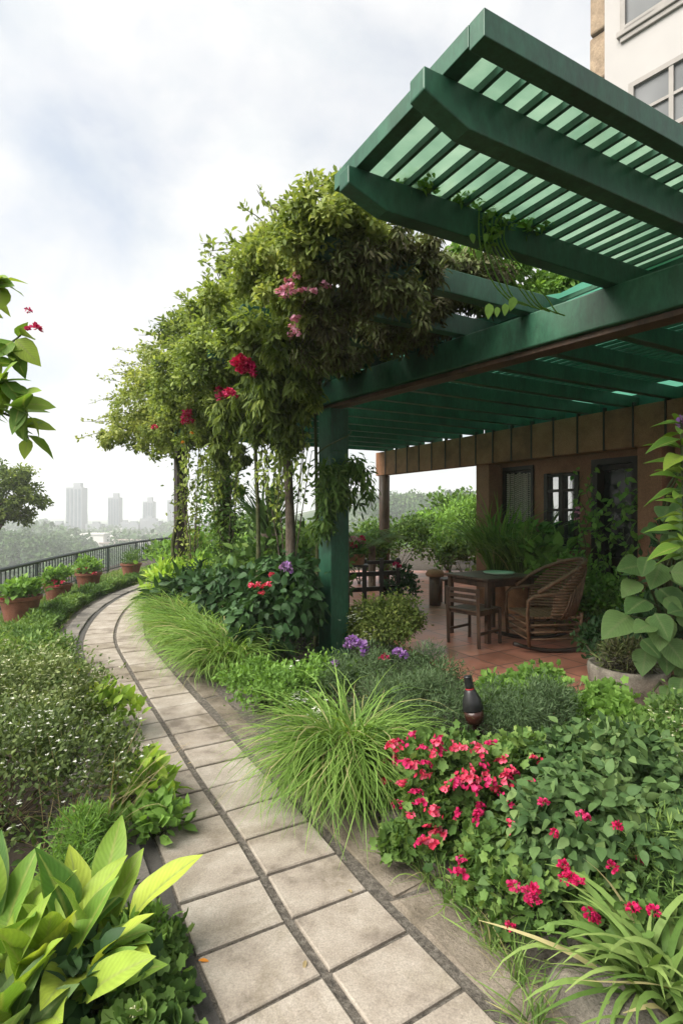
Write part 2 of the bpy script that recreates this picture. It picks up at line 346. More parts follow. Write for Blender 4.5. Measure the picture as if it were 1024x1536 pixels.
# ------------------------------------------------------------------ plants
def rand_dir(n, up=-1.0):
    d = nrm(rng.normal(size=(n * 3 + 20, 3))); d = d[d[:, 2] >= up][:n]
    return d
def cloud(lobes, n, nclump=30, cs=.28, shell=(.6, 1.0), up=-.25, zmin=None):
    """leaf positions, outward directions, clump tint"""
    w = np.array([l[1] * l[2] + l[1] * l[3] + l[2] * l[3] for l in lobes]); w = w / w.sum()
    P, O, T = [], [], []
    for l, q in zip(lobes, w):
        c = np.array(l[0], float); r = np.array(l[1:4], float); nc = max(4, int(nclump * q)); m = int(n * q)
        d = rand_dir(nc, up); nc = len(d)
        cc = d * U(*shell, (nc, 1)); ct = U(-.22, .22, nc)
        i = rng.integers(0, nc, m)
        off = rng.normal(size=(m, 3)) * cs * .6
        u = cc[i] + off; 
        P.append(c + u * r); O.append(nrm(.55 * u / np.maximum(r, .01) * r.min() + .6 * nrm(off))); T.append(ct[i] + .10 * u[:, 2])
    P, O, T = map(np.concatenate, (P, O, T))
    if zmin is not None:
        k = P[:, 2] > zmin; P, O, T = P[k], O[k], T[k]
    return P, O, T
def leaves(lv, P, O, T, tpl, size, up=.35, droop=0.0, jit=.6, tv=.16, tb=.45, nup=.6):
    n = len(P)
    A = O * .8 + rng.normal(size=(n, 3)) * jit + np.array((0, 0, up - droop))
    Nn = O * .5 + rng.normal(size=(n, 3)) * .45 + np.array((0, 0, nup))
    lv.put(tpl, P, A, Nn, size * U(.65, 1.25, n), np.clip(tb + T + rng.normal(size=n) * tv, 0, 1))
def stems(parent, base, tips, r=.006, m='stem', name='stem', bend=.15):
    mb = MB()
    for t in tips:
        a = np.array(base) + np.array((U(-.03, .03), U(-.03, .03), 0)); t = np.array(t)
        k = np.linspace(0, 1, 5)[:, None]; pts = a + (t - a) * k + np.sin(k * math.pi) * np.array((U(-1, 1), U(-1, 1), .4)) * bend * np.linalg.norm(t - a)
        mb.tube(pts, np.linspace(r, r * .4, 5), 5)
    return mb.build(name, M[m], parent, smooth=True)

FL = {}
def flower_mesh(color, kind, r):
    key = (color, kind, round(r, 4))
    if key in FL: return FL[key]
    lv = LV()
    if kind == 'dome':        # rounded head of many petals
        n = 46; d = rand_dir(n, -.3); n = len(d)
        lv.put(T_PETAL, d * r * U(.35, .75, (n, 1)), nrm(d + rng.normal(size=(n, 3)) * .5), nrm(rng.normal(size=(n, 3)) + d), r * U(.5, .8, n), U(0, 1, n))
    elif kind == 'loose':     # cluster of small five-petalled florets
        for q in range(9):
            c = nrm(rng.normal(size=3)) * r * U(.2, .95); c[2] = abs(c[2]) * .7; th = np.arange(5) * 1.2566 + U(0, 6)
            nn = nrm(c + rng.normal(size=3) * .4 * r + np.array((0, -.4 * r, .3 * r)))
            a = nrm(np.cross(nn, (.3, .2, 1))); b = np.cross(nn, a); A = np.cos(th)[:, None] * a + np.sin(th)[:, None] * b + nn * .35
            lv.put(T_PETAL, np.repeat(c[None], 5, 0), A, np.repeat(nn[None], 5, 0), r * .48 * U(.85, 1.15, 5), U(.1, .9) + U(-.1, .1, 5))
    elif kind == 'star':
        th = np.arange(5) * 1.2566; A = np.stack([np.cos(th), np.sin(th), .3 + 0 * th], 1)
        lv.put(T_PETAL, np.zeros((5, 3)), A, np.tile((0, 0, 1.), (5, 1)), r, U(.2, .9, 5))
    me = lv.mesh('flower'); me.materials.append(M[color]); FL[key] = me
    return me
def flower(parent, pos, color, kind='dome', r=.03, name='flower'):
    var = int(rng.integers(0, 3)) * 1e-3
    o = link(name, flower_mesh(color, kind, r + var), parent)
    base = np.array(parent.location)
    o.location = np.array(pos) - base; o.rotation_euler = (U(-.4, .4), U(-.4, .4), U(0, 6.28)); s = U(.8, 1.2); o.scale = (s, s, s * U(.8, 1))
    return o
def dots(parent, P, color, r, name='blossom', kind='stuff'):
    lv = LV(); n = len(P); 
    for k in range(5):
        th = k * 1.2566 + U(0, .5, n); A = np.stack([np.cos(th), np.sin(th), U(.1, .6, n)], 1)
        lv.put(T_SMALL, P, A, np.tile((0., 0, 1), (n, 1)) + rng.normal(size=(n, 3)) * .2, r * U(.7, 1.3, n), U(0, 1, n))
    o = lv.build(name, M[color], parent); o['kind'] = kind; return o

def shrub(name, label, cat, base, lobes, n, tpl, size, m, group=None, nclump=30, cs=.28, up=.35, droop=0, tb=.45, shell=(.55, 1.0), stem='stem', nst=10, tv=.16, jit=.6, extra=None, nup=.6):
    """lobes are (dx,dy,dz,rx,ry,rz) from the base"""
    base = np.array(base, float); r = root(name, label, cat, base, group)
    lb = [(base + np.array(l[:3]), *l[3:]) for l in lobes]
    P, O, T = cloud(lb, n, nclump, cs, shell, zmin=base[2] + .01)
    lv = LV(); leaves(lv, P, O, T, tpl, size, up, droop, jit, tv, tb, nup); lv.build('foliage', M[m], r)
    if nst:
        tips = P[rng.integers(0, len(P), nst)]; stems(r, base, tips, max(.004, .03 * lobes[0][5] * .5), stem)
    r_ = (r, P, O)
    if extra: extra(r, P, O)
    return r_
def top_pts(P, O, k, front=.3):
    """k outer points on the side of the eye and on top"""
    c = P.mean(0); s = (P[:, 2] - c[2]) * 1.0 + (c[1] - P[:, 1]) * front + rng.normal(size=len(P)) * .25 * P.std()
    q = np.argsort(-s)[: max(k * 6, 40)]; q = rng.choice(q, k, replace=False); return P[q]

def at_px(P, x, y, out=.02, rad=14):
    """the foremost leaf seen near a photo position"""
    u = 512 + F * P[:, 0] / P[:, 1]; v = 768 - F * (P[:, 2] - H) / P[:, 1]; d = np.hypot(u - x, v - y)
    c = np.where(d < rad)[0]
    i = c[np.argmin(P[c, 1])] if len(c) else int(np.argmin(d))
    return pp(x, y, P[i, 1] - out) if d[i] < 40 else P[i]
def blades(lv, roots, az, L, w, el, curl, nseg=6, tint=None, tip=.08):
    """arching blades; el = start elevation, curl = total bend in radians"""
    n = len(roots); t = np.linspace(0, 1, nseg + 1)
    ang = el[:, None] - curl[:, None] * t[None] ** 1.25
    ds = (L / nseg)[:, None]
    hx = np.concatenate([np.zeros((n, 1)), np.cumsum(np.cos(ang[:, :-1]) * ds, 1)], 1)
    hz = np.concatenate([np.zeros((n, 1)), np.cumsum(np.sin(ang[:, :-1]) * ds, 1)], 1)
    sway = U(-.5, .5, n)[:, None] * t[None] ** 2
    a = az[:, None] + sway
    c = np.stack([roots[:, 0:1] + hx * np.cos(a), roots[:, 1:2] + hx * np.sin(a), roots[:, 2:3] + hz], -1)
    side = np.stack([-np.sin(a), np.cos(a), np.zeros_like(a)], -1)
    tw = U(-.7, .7, n); side = side + np.sin(tw)[:, None, None] * np.array((0, 0, 1.)); side = nrm(side)
    wd = (w[:, None] * np.where(t < .35, .6 + .4 * t / .35, 1 - (1 - tip) * ((t - .35) / .65) ** 1.5)[None])[..., None] / 2
    v = np.concatenate([c - side * wd, c + side * wd], 1).reshape(-1, 3)
    m = nseg + 1; q = []
    for i in range(nseg): q += [(i, i + 1, m + i + 1), (i, m + i + 1, m + i)]
    f = (np.array(q)[None] + (np.arange(n) * 2 * m)[:, None, None]).reshape(-1, 3)
    tint = np.where(rng.random(n) < .06, .9, U(.08, .62, n) if tint is None else tint * .8); tt = tint[:, None] + np.concatenate([t, t])[None] * .18
    lv.raw(v, f, np.clip(tt, 0, 1).ravel(), np.tile(np.concatenate([np.ones(m), np.ones(m)]), n))
def grass(name, label, cat, base, n, L, w, m, rad=.08, el=(1.0, 1.5), curl=(1.2, 2.4), group=None, dirbias=None, nseg=6):
    base = np.array(base, float); r = root(name, label, cat, base, group)
    az = U(0, 6.283, n)
    if dirbias is not None: az = np.where(rng.random(n) < .5, dirbias + rng.normal(size=n) * .8, az)
    rr = rad * np.sqrt(rng.random(n)); a2 = U(0, 6.283, n)
    roots = np.stack([base[0] + rr * np.cos(a2), base[1] + rr * np.sin(a2), np.full(n, base[2])], 1)
    lv = LV(); blades(lv, roots, az, L * U(.55, 1.1, n), w * U(.6, 1.3, n), U(*el, n), U(*curl, n), nseg); lv.build('foliage', M[m], r)
    return r
def rosette(name, label, cat, base, n, L, tpl, m, el=(.4, 1.35), stalk=.3, group=None, sm='stem', tbias=.5, crowns=((0, 0),)):
    """large leaves on short stalks from one crown"""
    base = np.array(base, float); r = root(name, label, cat, base, group); lv = LV(); mb = MB()
    for i in range(n):
        az = i * 2.39996 + U(-.3, .3); e = el[0] + (el[1] - el[0]) * (1 - i / n) + U(-.15, .15); l = L * U(.7, 1.1)
        d = np.array((math.cos(az) * math.cos(e), math.sin(az) * math.cos(e), math.sin(e))); p = base + np.array((*crowns[i % len(crowns)], 0)) + np.array((math.cos(az), math.sin(az), 0)) * .03
        q = p + d * stalk * l * U(.7, 1.6) + np.array((0, 0, .01))
        mb.tube([p, (p + q) / 2 + np.array((0, 0, .01)), q], [.006 * L / .35, .005 * L / .35, .003 * L / .35], 5)
        nn = np.array((-math.cos(az) * math.sin(e), -math.sin(az) * math.sin(e), math.cos(e))) + rng.normal(size=3) * .25
        lv.put(tpl, q[None], (d + np.array((0, 0, -.05)))[None], nn[None], l, np.clip(tbias + rng.normal() * .25, 0, 1))
    lv.build('foliage', M[m], r); mb.build('stem', M[sm], r, smooth=True); return r

# ------------------------------------------------------------------ terrain and air
def hgt(x, y):
    d = np.maximum.reduce([-7.0 - x, y - 26.0, x - 30, -y - 15])
    s = np.clip(d / 95, 0, 1); s = s * s * (3 - 2 * s)
    z = -.06 - 34 * s; e = np.clip(d / 6, 0, 1); z = z - 4.5 * e * e * (3 - 2 * e)
    z = z + 24 * np.exp(-(((x + 118) / 60) ** 2 + ((y - 150) / 55) ** 2)) + 37 * np.exp(-(((x - 60) / 62) ** 2 + ((y - 190) / 60) ** 2)) + 22 * np.exp(-(((x - 5) / 60) ** 2 + ((y - 260) / 70) ** 2))
    rr = np.hypot(x, y)
    z = z + s * (4 * np.sin(x * .021 + 1) * np.cos(y * .017) + 2.2 * np.sin(x * .05 + y * .033))
    q = np.clip((rr - 170) / 130, 0, 1) * s; z = z + 21 * q * q * (3 - 2 * q)
    far = np.clip((rr - 1300) / 900, 0, 1)
    z = z + far * (12 + 22 * np.sin(np.arctan2(x, y) * 9 + 1) + 12 * np.sin(np.arctan2(x, y) * 23))
    return z
def terrain():
    th = np.linspace(-math.pi, math.pi, 241)[:-1]; rad = np.concatenate([[0.01], np.linspace(2, 40, 20), 40 * 1.055 ** np.arange(1, 82)])
    R, TH = np.meshgrid(rad, th, indexing='ij'); X = R * np.sin(TH); Y = R * np.cos(TH); Z = hgt(X, Y)
    n = len(th); m = len(rad); v = np.stack([X, Y, Z], -1).reshape(-1, 3)
    f = [(i * n + j, i * n + (j + 1) % n, (i + 1) * n + (j + 1) % n, (i + 1) * n + j) for i in range(m - 1) for j in range(n)]
    mb = MB(); mb.add(v, f)
    mm, nt, out = new_mat('ground'); L = nt.links.new; co = coords(nt)
    sp = N(nt, 'ShaderNodeVectorMath', operation='LENGTH'); L(co, sp.inputs[0])
    n1 = N(nt, 'ShaderNodeTexNoise', Scale=.035, Detail=10.0, Roughness=.7); L(co, n1.inputs['Vector'])
    n2 = N(nt, 'ShaderNodeTexNoise', Scale=8.0, Detail=6.0); L(co, n2.inputs['Vector'])
    near = ramp(nt, [(.3, (.018, .013, .008)), (.7, (.05, .036, .022))], n2.outputs[0]); far = ramp(nt, [(.35, (.02, .045, .016)), (.55, (.045, .075, .028)), (.68, (.11, .12, .08))], n1.outputs[0])
    mr = N(nt, 'ShaderNodeMapRange'); mr.inputs[1].default_value = 24; mr.inputs[2].default_value = 34; L(sp.outputs['Value'], mr.inputs[0])
    mx = N(nt, 'ShaderNodeMix', data_type='RGBA'); L(mr.outputs[0], mx.inputs[0]); L(near.outputs[0], mx.inputs[6]); L(far.outputs[0], mx.inputs[7])
    p = N(nt, 'ShaderNodeBsdfPrincipled', Roughness=.95); L(mx.outputs[2], p.inputs['Base Color'])
    b = N(nt, 'ShaderNodeBump', Strength=.7, Distance=.03); L(n2.outputs[0], b.inputs['Height']); L(b.outputs[0], p.inputs['Normal']); L(p.outputs[0], out.inputs[0])
    o = mb.build('ground', mm, smooth=True); o['kind'] = 'structure'
terrain()
RMAX = 40 * 1.055 ** 81
mb = MB(); mb.box((0, 0, (-62 + 46) / 2), (2 * RMAX + 60, 2 * RMAX + 60, 108)); hz = mb.build('haze', M['haze_air']); hz['kind'] = 'stuff'

def forest():
    lv = LV(); 
    def ring(r0, r1, n, nl, size, cr):
        a = U(-.75, .75, n); r = np.sqrt(U(r0 ** 2, r1 ** 2, n)); x = r * np.sin(a); y = r * np.cos(a); z = hgt(x, y)
        keep = (hgt(x, y) < -6.5) | ((y > 60) & (x > 5))
        dens = np.sin(x * .04 + 2) * np.cos(y * .03) + rng.normal(size=n) * .6 > (-.9 if r1 < 330 else -.2)
        k = keep & dens; x, y, z = x[k], y[k], z[k]; n = len(x)
        R = cr * U(.6, 1.3, n); tt = U(-.32, .32, n)
        d = rand_dir(n * nl, -.15); i = np.repeat(np.arange(n), nl)[: len(d)]
        u = d * U(.75, 1.05, (len(d), 1)); lump = 1 + .22 * np.sin(4 * d[:, 0] + i) * np.cos(5 * d[:, 1] + i * 2)
        P = np.stack([x, y, z + R * .7], 1)[i] + u * (R[i] * lump)[:, None] * np.array((1, 1, .85))
        T = tt[i] + .12 * rng.normal(size=len(d)); T = T + .22
        lv.put(T_CARD, P, d + rng.normal(size=d.shape) * .8, d + rng.normal(size=d.shape) * .22 + np.array((0, 0, .3)), size * U(.6, 1.3, len(d)), np.clip(T + .2, 0, 1))
    ring(38, 110, 420, 420, .55, 2.6)
    ring(110, 270, 1700, 170, 1.1, 3.6)
    ring(270, 520, 2200, 40, 2.4, 5.0)
    o = lv.build('forest', M['forest']); o['kind'] = 'stuff'
    o['label'] = 'dense hazy green woodland covering the hills below the garden'
forest()

# towers and town
def tower(x0, x1, ytop, ybase, D, lab):
    a = pp(x0, ytop, D); b = pp(x1, ytop, D); w = b[0] - a[0]; zt = a[2]; z0 = float(hgt((a[0] + b[0]) / 2, D)) - 2; cx = (a[0] + b[0]) / 2
    r = root('tower_block', lab, 'tower block', (cx, D, z0), 'distant towers on the skyline')
    mb = MB(); mb.box((cx, D + w * .4, (z0 + zt) / 2), (w, w * .8, zt - z0)); mb.build('wall', M['tower'], r)
    mb = MB(); mb.box((cx + w * .1, D + w * .4, zt + 2), (w * .45, w * .4, 4)); mb.build('roof_housing', M['tower'], r)
    nf = int((zt - z0) / 3.6)
    for c in range(4):
        wb = MB()
        wb.box((cx + w * (-.36 + .24 * c), D - .05, (z0 + zt) / 2), (w * .13, .5, zt - z0 - 3))
        wb.build('window_column', M['tower_glass'], r)
for a in ((99, 123, 731, 790, 450, 'tallest distant tower block at far left of the skyline'), (162, 179, 746, 790, 490, 'slim distant tower block second from left on the skyline'),
          (214, 230, 752, 790, 520, 'shorter distant tower block third from left on the skyline'), (251, 264, 750, 790, 580, 'palest distant tower block beside the dark pergola post')): tower(*a)
hm = None
for i in range(90):
    D = U(260, 500); x = U(118, 330); X = (x - 512) * D / F; z = float(hgt(X, D)); w, d, h = U(5, 14), U(5, 9), U(3, 7)
    r = root('town_house', 'tiny pale building of the hazy valley town below the towers', 'building', (X, D, z), 'tiny pale buildings of the valley town')
    mb = MB(); mb.box((X, D, z + h / 2 - 1), (w, d, h + 2), t=U(0, 1)); mb.build('wall', M['town_wall'], r)
    mb = MB(); mb.box((X, D, z + h + .4), (w * 1.08, d * 1.08, .8)); mb.build('roof', M['town_roof' if U(0, 1) < .35 else 'town_wall'], r)

for i in range(26):
    D = U(420, 560); x = U(60, 420); X = (x - 512) * D / F; z = float(hgt(X, D)); w, d, h = U(8, 15), U(8, 12), U(5, 12)
    r = root('city_block', 'low hazy grey block of the distant city between the towers', 'building', (X, D, z), 'low hazy blocks of the distant city')
    mb = MB(); mb.box((X, D, z + h / 2 - 1), (w, d, h + 2), t=U(0, 1)); mb.build('wall', M['tower'], r)
    mb = MB(); mb.box((X + w * U(-.2, .2), D, z + h + 1), (w * .4, d * .4, 2)); mb.build('roof_housing', M['tower'], r)

# ------------------------------------------------------------------ path
ctl = np.array([(.95, .2), (.7, .6), (.46, 1.05), (.22, 1.45), (-.05, 1.886), (-.192, 2.115), (-.489, 2.67), (-.827, 3.235), (-1.195, 3.88), (-1.70, 4.765), (-2.19, 5.65), (-2.70, 6.6), (-3.07, 7.5), (-3.44, 8.7), (-3.70, 10.0), (-3.78, 11.1), (-3.72, 12.3), (-3.45, 13.6), (-2.9, 15.0)])
def catmull(p, m=40):
    o = []
    for i in range(1, len(p) - 2):
        t = np.linspace(0, 1, m, endpoint=False)[:, None]; a, b, c, d = p[i - 1:i + 3]
        o.append(.5 * (2 * b + (c - a) * t + (2 * a - 5 * b + 4 * c - d) * t ** 2 + (3 * b - a - 3 * c + d) * t ** 3))
    return np.concatenate(o)
cv = catmull(ctl)
for _ in range(60): cv[1:-1] = .25 * cv[:-2] + .5 * cv[1:-1] + .25 * cv[2:]
S = np.concatenate([[0], np.cumsum(np.linalg.norm(np.diff(cv, axis=0), axis=1))])
def cpt(s, o=0.0):
    x = np.interp(s, S, cv[:, 0]); y = np.interp(s, S, cv[:, 1]); e = .08
    dx = np.interp(s + e, S, cv[:, 0]) - np.interp(s - e, S, cv[:, 0]); dy = np.interp(s + e, S, cv[:, 1]) - np.interp(s - e, S, cv[:, 1]); l = math.hypot(dx, dy)
    return np.array((x + dy / l * o, y - dx / l * o))        # +o is to the right of the walking direction
def s_at(y): return float(np.interp(y, cv[:, 1], S))
S0 = s_at(1.886) % .29 + .012
def strip(mb, s0, s1, o0, o1, z, n, t=.5):
    ss = np.linspace(s0, s1, n); v = [(*cpt(s, o), z) for s in ss for o in (o0, o1)]
    mb.add(v, [(2 * i, 2 * i + 1, 2 * i + 3, 2 * i + 2) for i in range(n - 1)], t)
def slab(mb, s0, s1, o0, o1, z0, z1, ch=.005, wob=0.0, t=.5):
    def ring(i, z): return [(*(cpt(s, o) + U(-1, 1, 2) * wob), z) for s, o in ((s0 + i, o0 + i), (s0 + i, o1 - i), (s1 - i, o1 - i), (s1 - i, o0 + i))]
    v = ring(0, z0) + ring(0, z1 - ch) + ring(ch, z1 + U(-.001, .001))
    f = [(8, 9, 10, 11)] + [(k + i, k + (i + 1) % 4, k + 4 + (i + 1) % 4, k + 4 + i) for k in (0, 4) for i in range(4)]
    mb.add(v, f, t)
SE = S[-1] - .1
mb = MB(); strip(mb, .05, SE, -.80, .84, .004, 150); o = mb.build('path_bedding', M['mortar']); o['kind'] = 'structure'
mb = MB(); s = S0
while s < SE - .3:
    for sg in (-1, 1):
        a, b = (.019, .354) if sg > 0 else (-.354, -.019)
        slab(mb, s, s + .272, a, b, -.03, .018 + U(-.002, .002), t=U(.15, .85), wob=.0015)
    s += .29
o = mb.build('path', M['slab']); o['kind'] = 'structure'
mb = MB(); strip(mb, .05, SE, -.435, -.366, .008, 150); o = mb.build('path_channel', M['darkband']); o['kind'] = 'structure'
mb = MB(); s = .1
while s < SE - .7:
    l = U(.36, .5); slab(mb, s, s + l, -.45 - U(.17, .22), -.43, -.03, .03 + U(-.006, .006), .008, .004, U(0, 1)); s += l + .015
o = mb.build('path_kerb', M['kerb']); o['kind'] = 'structure'
mb = MB(); s = .1
while s < SE - .9:
    l = U(.5, 1.15); slab(mb, s, s + l, .395 + U(0, .03), .56 + U(.0, .16), -.03, .014 + U(-.008, .003), .012, .022, U(0, 1)); s += l + U(.0, .05)
o = mb.build('path_border', M['flag']); o['kind'] = 'structure'
lv = LV(); lv.put(leaf_t(.4, .3, .2, 3), np.array([(*gp(297, 1450)[:2], .022)]), np.array([(1., .05, .05)]), np.array([(0, 0, 1.)]), .04, .5)
tag(lv.build('fallen_leaf', M['fl_orange']), 'fallen orange leaf lying at the left edge of the paving', 'leaf')

for q in range(18):
    sq = U(.6, 7.5); pq = cpt(sq, U(-.42, .6)); lv = LV(); az = U(0, 6.28)
    lv.put(leaf_t(.45, .35, .3, 3), np.array([(*pq, .022)]), np.array([(math.cos(az), math.sin(az), .05)]), np.array([(U(-.2, .2), U(-.2, .2), 1.)]), U(.018, .04), U(0, 1))
    tag(lv.build('fallen_leaf', M['lf_straw' if q % 3 else 'lf_brown']), 'tiny dry leaf fallen on the stone paving', 'leaf', 'dry leaves scattered on the paving')
# terrace
TER = [(-1.0, 15.0), (.15, 9.0), (.75, 6.6), (1.2, 5.35), (1.75, 4.2), (2.15, 3.72), (3.4, 3.2), (9, 5), (9, 15)]
mb = MB(); mb.prism(TER, -.05, .004); o = mb.build('terrace', M['terrace_tile']); o['kind'] = 'structure'

# ------------------------------------------------------------------ pergola
cD = np.array((.874, .486)); bD = np.array((.486, -.874)); mD = np.array((.589, -.808))
tip = lambda k: np.array((.26 - .25 * k, 1.906 + .534 * k))
fX = lambda Y, o=0.0: 7.45 - .527 * Y + o           # front of the fascia
def hit(p, d, A, B):       # p+t d meets X = A - B*Y
    t = (A - B * p[1] - p[0]) / (d[0] + B * d[1]); return p + t * d
MBl = (4.134, .73)          # main beam line
PG = root('pergola', 'large dark green pergola with overhanging slatted rafters and clear green roofing', 'pergola', (-.1, 5.85, 0))
def vpost(name, c, w, h, mname, base=True):
    mb = MB(); ax = ((*mD, 0), (-mD[1], mD[0], 0), (0, 0, 1)); mb.box((c[0], c[1], h / 2), (w, w, h), ax)
    if base: mb.box((c[0], c[1], .04), (w * 1.25, w * 1.25, .2), ax)
    return mb.build(name, M[mname], PG, bevel=.012)
vpost('post', (-.085, 5.93), .235, 2.71, 'green_paint')
vpost('post', (-2.76, 9.45), .18, 2.71, 'post_wood')
vpost('post', (2.95, 1.62), .235, 2.71, 'green_paint')
a = np.array((MBl[0] - MBl[1] * 10.3, 10.3)); b = np.array((MBl[0] - MBl[1] * 1.2, 1.2))
off = np.array((-.02, .06))
mb = MB(); mb.beam((*(a + off), 2.85), (*(b + off), 2.85), .17, .235); mb.build('main_beam', M['green_paint'], PG, bevel=.01)
mb = MB(); mb.beam((*(a + off * 2.2), 2.712), (*(b + off * 2.2), 2.712), .14, .035); mb.build('soffit_board', M['brown_wood'], PG, bevel=.004)
ZB, ZT = 2.97, 3.12
for k in range(16):
    p = tip(k); e = hit(p, cD, 7.75, .527)
    L = np.linalg.norm(e - p); w = .085; side = np.array((cD[1], -cD[0]))
    prof = [(0, ZB + .07), (0, ZT), (L, ZT), (L, ZB), (.20, ZB)]
    mb = MB(); v = [(*(p + cD * x + side * s * w / 2), z) for s in (-1, 1) for x, z in prof]; n = 5
    mb.add(v, [tuple(range(n)), tuple(range(n, 2 * n))[::-1]] + [(i, n + i, n + (i + 1) % n, (i + 1) % n) for i in range(n)])
    mb.build('rafter', M['green_paint'], PG, bevel=.006)
CN = np.array((.463, 1.780))
def flat(p, z): return (p[0], p[1], z)
mb = MB(); mb.beam(flat(CN - cD * .035, 3.147), flat(CN + cD * 5.2, 3.147), .07, .09); mb.build('edge_beam', M['green_paint'], PG, bevel=.003)
mb = MB(); mb.beam(flat(CN - bD * .038, 3.156), flat(CN - bD * .96, 3.156), .07, .075); mb.build('edge_beam', M['green_paint'], PG, bevel=.003)
end = CN - bD * .92
for i in range(1, 46):
    p = CN + cD * (.03 + .113 * i) - bD * .038; far_k = 1.28 if p[0] < MBl[0] - MBl[1] * (p[1] + .75) - .1 else None
    q = CN + cD * (.03 + .113 * i) - bD * (.90 if i < 18 else 8.2)
    if i >= 18:
        h = hit(q, -bD, *MBl)
        # the part over the porch only, out to the last rafter
        q = CN + cD * (.03 + .113 * i) - bD * min(8.6, 2.2 + 6.2 * (i - 17) / 20)
    mb = MB(); mb.beam(flat(p, 3.138), flat(q, 3.138), .017, .030); mb.build('slat', M['green_paint'], PG)
# translucent sheets
def sheet(name, d0, d1, s0, s1):
    n, m = 24, 60; v = []; 
    for i in range(n + 1):
        for j in range(m + 1):
            p = CN + cD * (d0 + (d1 - d0) * j / m) - bD * (s0 + (s1 - s0) * i / n)
            v.append((*p, 3.162 + .004 * math.sin(i * .8 + j * .15) + .0035 * math.cos(j * .55)))
    mb = MB(); mb.add(v, [(i * (m + 1) + j, i * (m + 1) + j + 1, (i + 1) * (m + 1) + j + 1, (i + 1) * (m + 1) + j) for i in range(n) for j in range(m)])
    mb.build(name, M['sheet'], PG, smooth=True)
sheet('roof_sheet', .06, 2.6, .075, .33); sheet('roof_sheet', .06, 2.6, .345, .93)
# porch roof sheet, made translucent to let added light onto ceiling and terrace
A_ = lambda Y, o: np.array((MBl[0] - MBl[1] * Y + o, Y))
k15 = tip(15.3); e15 = hit(k15, cD, *MBl); f15 = hit(k15, cD, 8.1, .527)
n0 = CN - bD * .05; e0 = hit(n0, cD, MBl[0] + .35, MBl[1]); f0 = hit(n0, cD, 8.1, .527)
mb = MB(); nu, nv_ = 120, 6
def rq(u, v): return (e15 * (1 - u) + e0 * u) * (1 - v) + (f15 * (1 - u) + f0 * u) * v
mb.add([(*rq(i / nu, j / nv_), 3.178 + .012 * math.sin(i * 1.57)) for i in range(nu + 1) for j in range(nv_ + 1)], [(i * (nv_ + 1) + j, i * (nv_ + 1) + j + 1, (i + 1) * (nv_ + 1) + j + 1, (i + 1) * (nv_ + 1) + j) for i in range(nu) for j in range(nv_)])
mb.build('porch_roof', M['roof_sheet_dark'], PG)

# ------------------------------------------------------------------ house with porch
hd = np.array((.466, -.885)); hn = np.array((-.885, -.466)); HO = np.array((.81, 12.6))
def hp(s, o, z): p = HO + hd * s + hn * o; return np.array((p[0], p[1], z))
HAX = ((*hd, 0), (*(-hn), 0), (0, 0, 1))
HS = root('garden_house', 'brown rendered garden house with clay panel fascia, window and doorway under the pergola', 'house', hp(5, -2, 0))
def hbox(mb, s0, s1, o0, o1, z0, z1, t=.5): mb.box(hp((s0 + s1) / 2, (o0 + o1) / 2, (z0 + z1) / 2), (s1 - s0, abs(o1 - o0), z1 - z0), HAX, t)
mb = MB()
WIN = (4.58, 5.22, 1.05, 2.2); DOOR = (5.5, 6.1, 0, 2.3); LAT = (3.68, 4.36, .95, 2.36)
prev = 3.36
for (s0, s1, z0, z1) in (LAT, WIN, DOOR):
    hbox(mb, prev, s0, -.45, -.3, 0, 2.96); hbox(mb, s0, s1, -.45, -.3, z1, 2.96)
    if z0 > 0: hbox(mb, s0, s1, -.45, -.3, 0, z0)
    prev = s1
hbox(mb, prev, 9.0, -.45, -.3, 0, 2.96)
hbox(mb, 3.36, 3.5, -5.0, -.452, 0, 2.96); hbox(mb, 8.86, 9.0, -5.0, -.452, 0, 2.96); hbox(mb, 3.5, 8.86, -5.0, -4.86, 0, 2.96)
mb.build('wall', M['brown_wall'], HS)
mb = MB(); hbox(mb, 3.2, 9.2, -5.2, -.31, 2.965, 3.165); mb.build('roof', M['roof_dark'], HS)
mb = MB(); s = .0; hbox(mb, -.02, 9, -.10, -.02, 2.42, 2.955, .2); 
while s < 8.9:
    hbox(mb, s, s + .395, -.019, .03, 2.43, 2.95, U(0, 1)); s += .42
mb.build('fascia', M['clay_panel'], HS, bevel=.006)
s = .41
while s < 8.9:
    mb = MB(); hbox(mb, s - .006, s + .014, -.019, .045, 2.425, 3.0); mb.build('cover_strip', M['dark_wood'], HS); s += .42
for s0, s1, dep in ((3.30, 3.62, .28), (6.30, 6.62, .26), (6.75, 7.2, .2)):
    mb = MB(); hbox(mb, s0, s1, -.3, -.3 + dep, 0, 2.42); mb.build('pillar', M['brown_wall'], HS, bevel=.01)
mb = MB(); c = hp(.22, -.06, 0); mb.tube([(c[0], c[1], z) for z in (0, .8, 1.6, 2.42)], [.125, .12, .12, .125], 16); mb.build('corner_post', M['brown_wood'], HS, smooth=True)
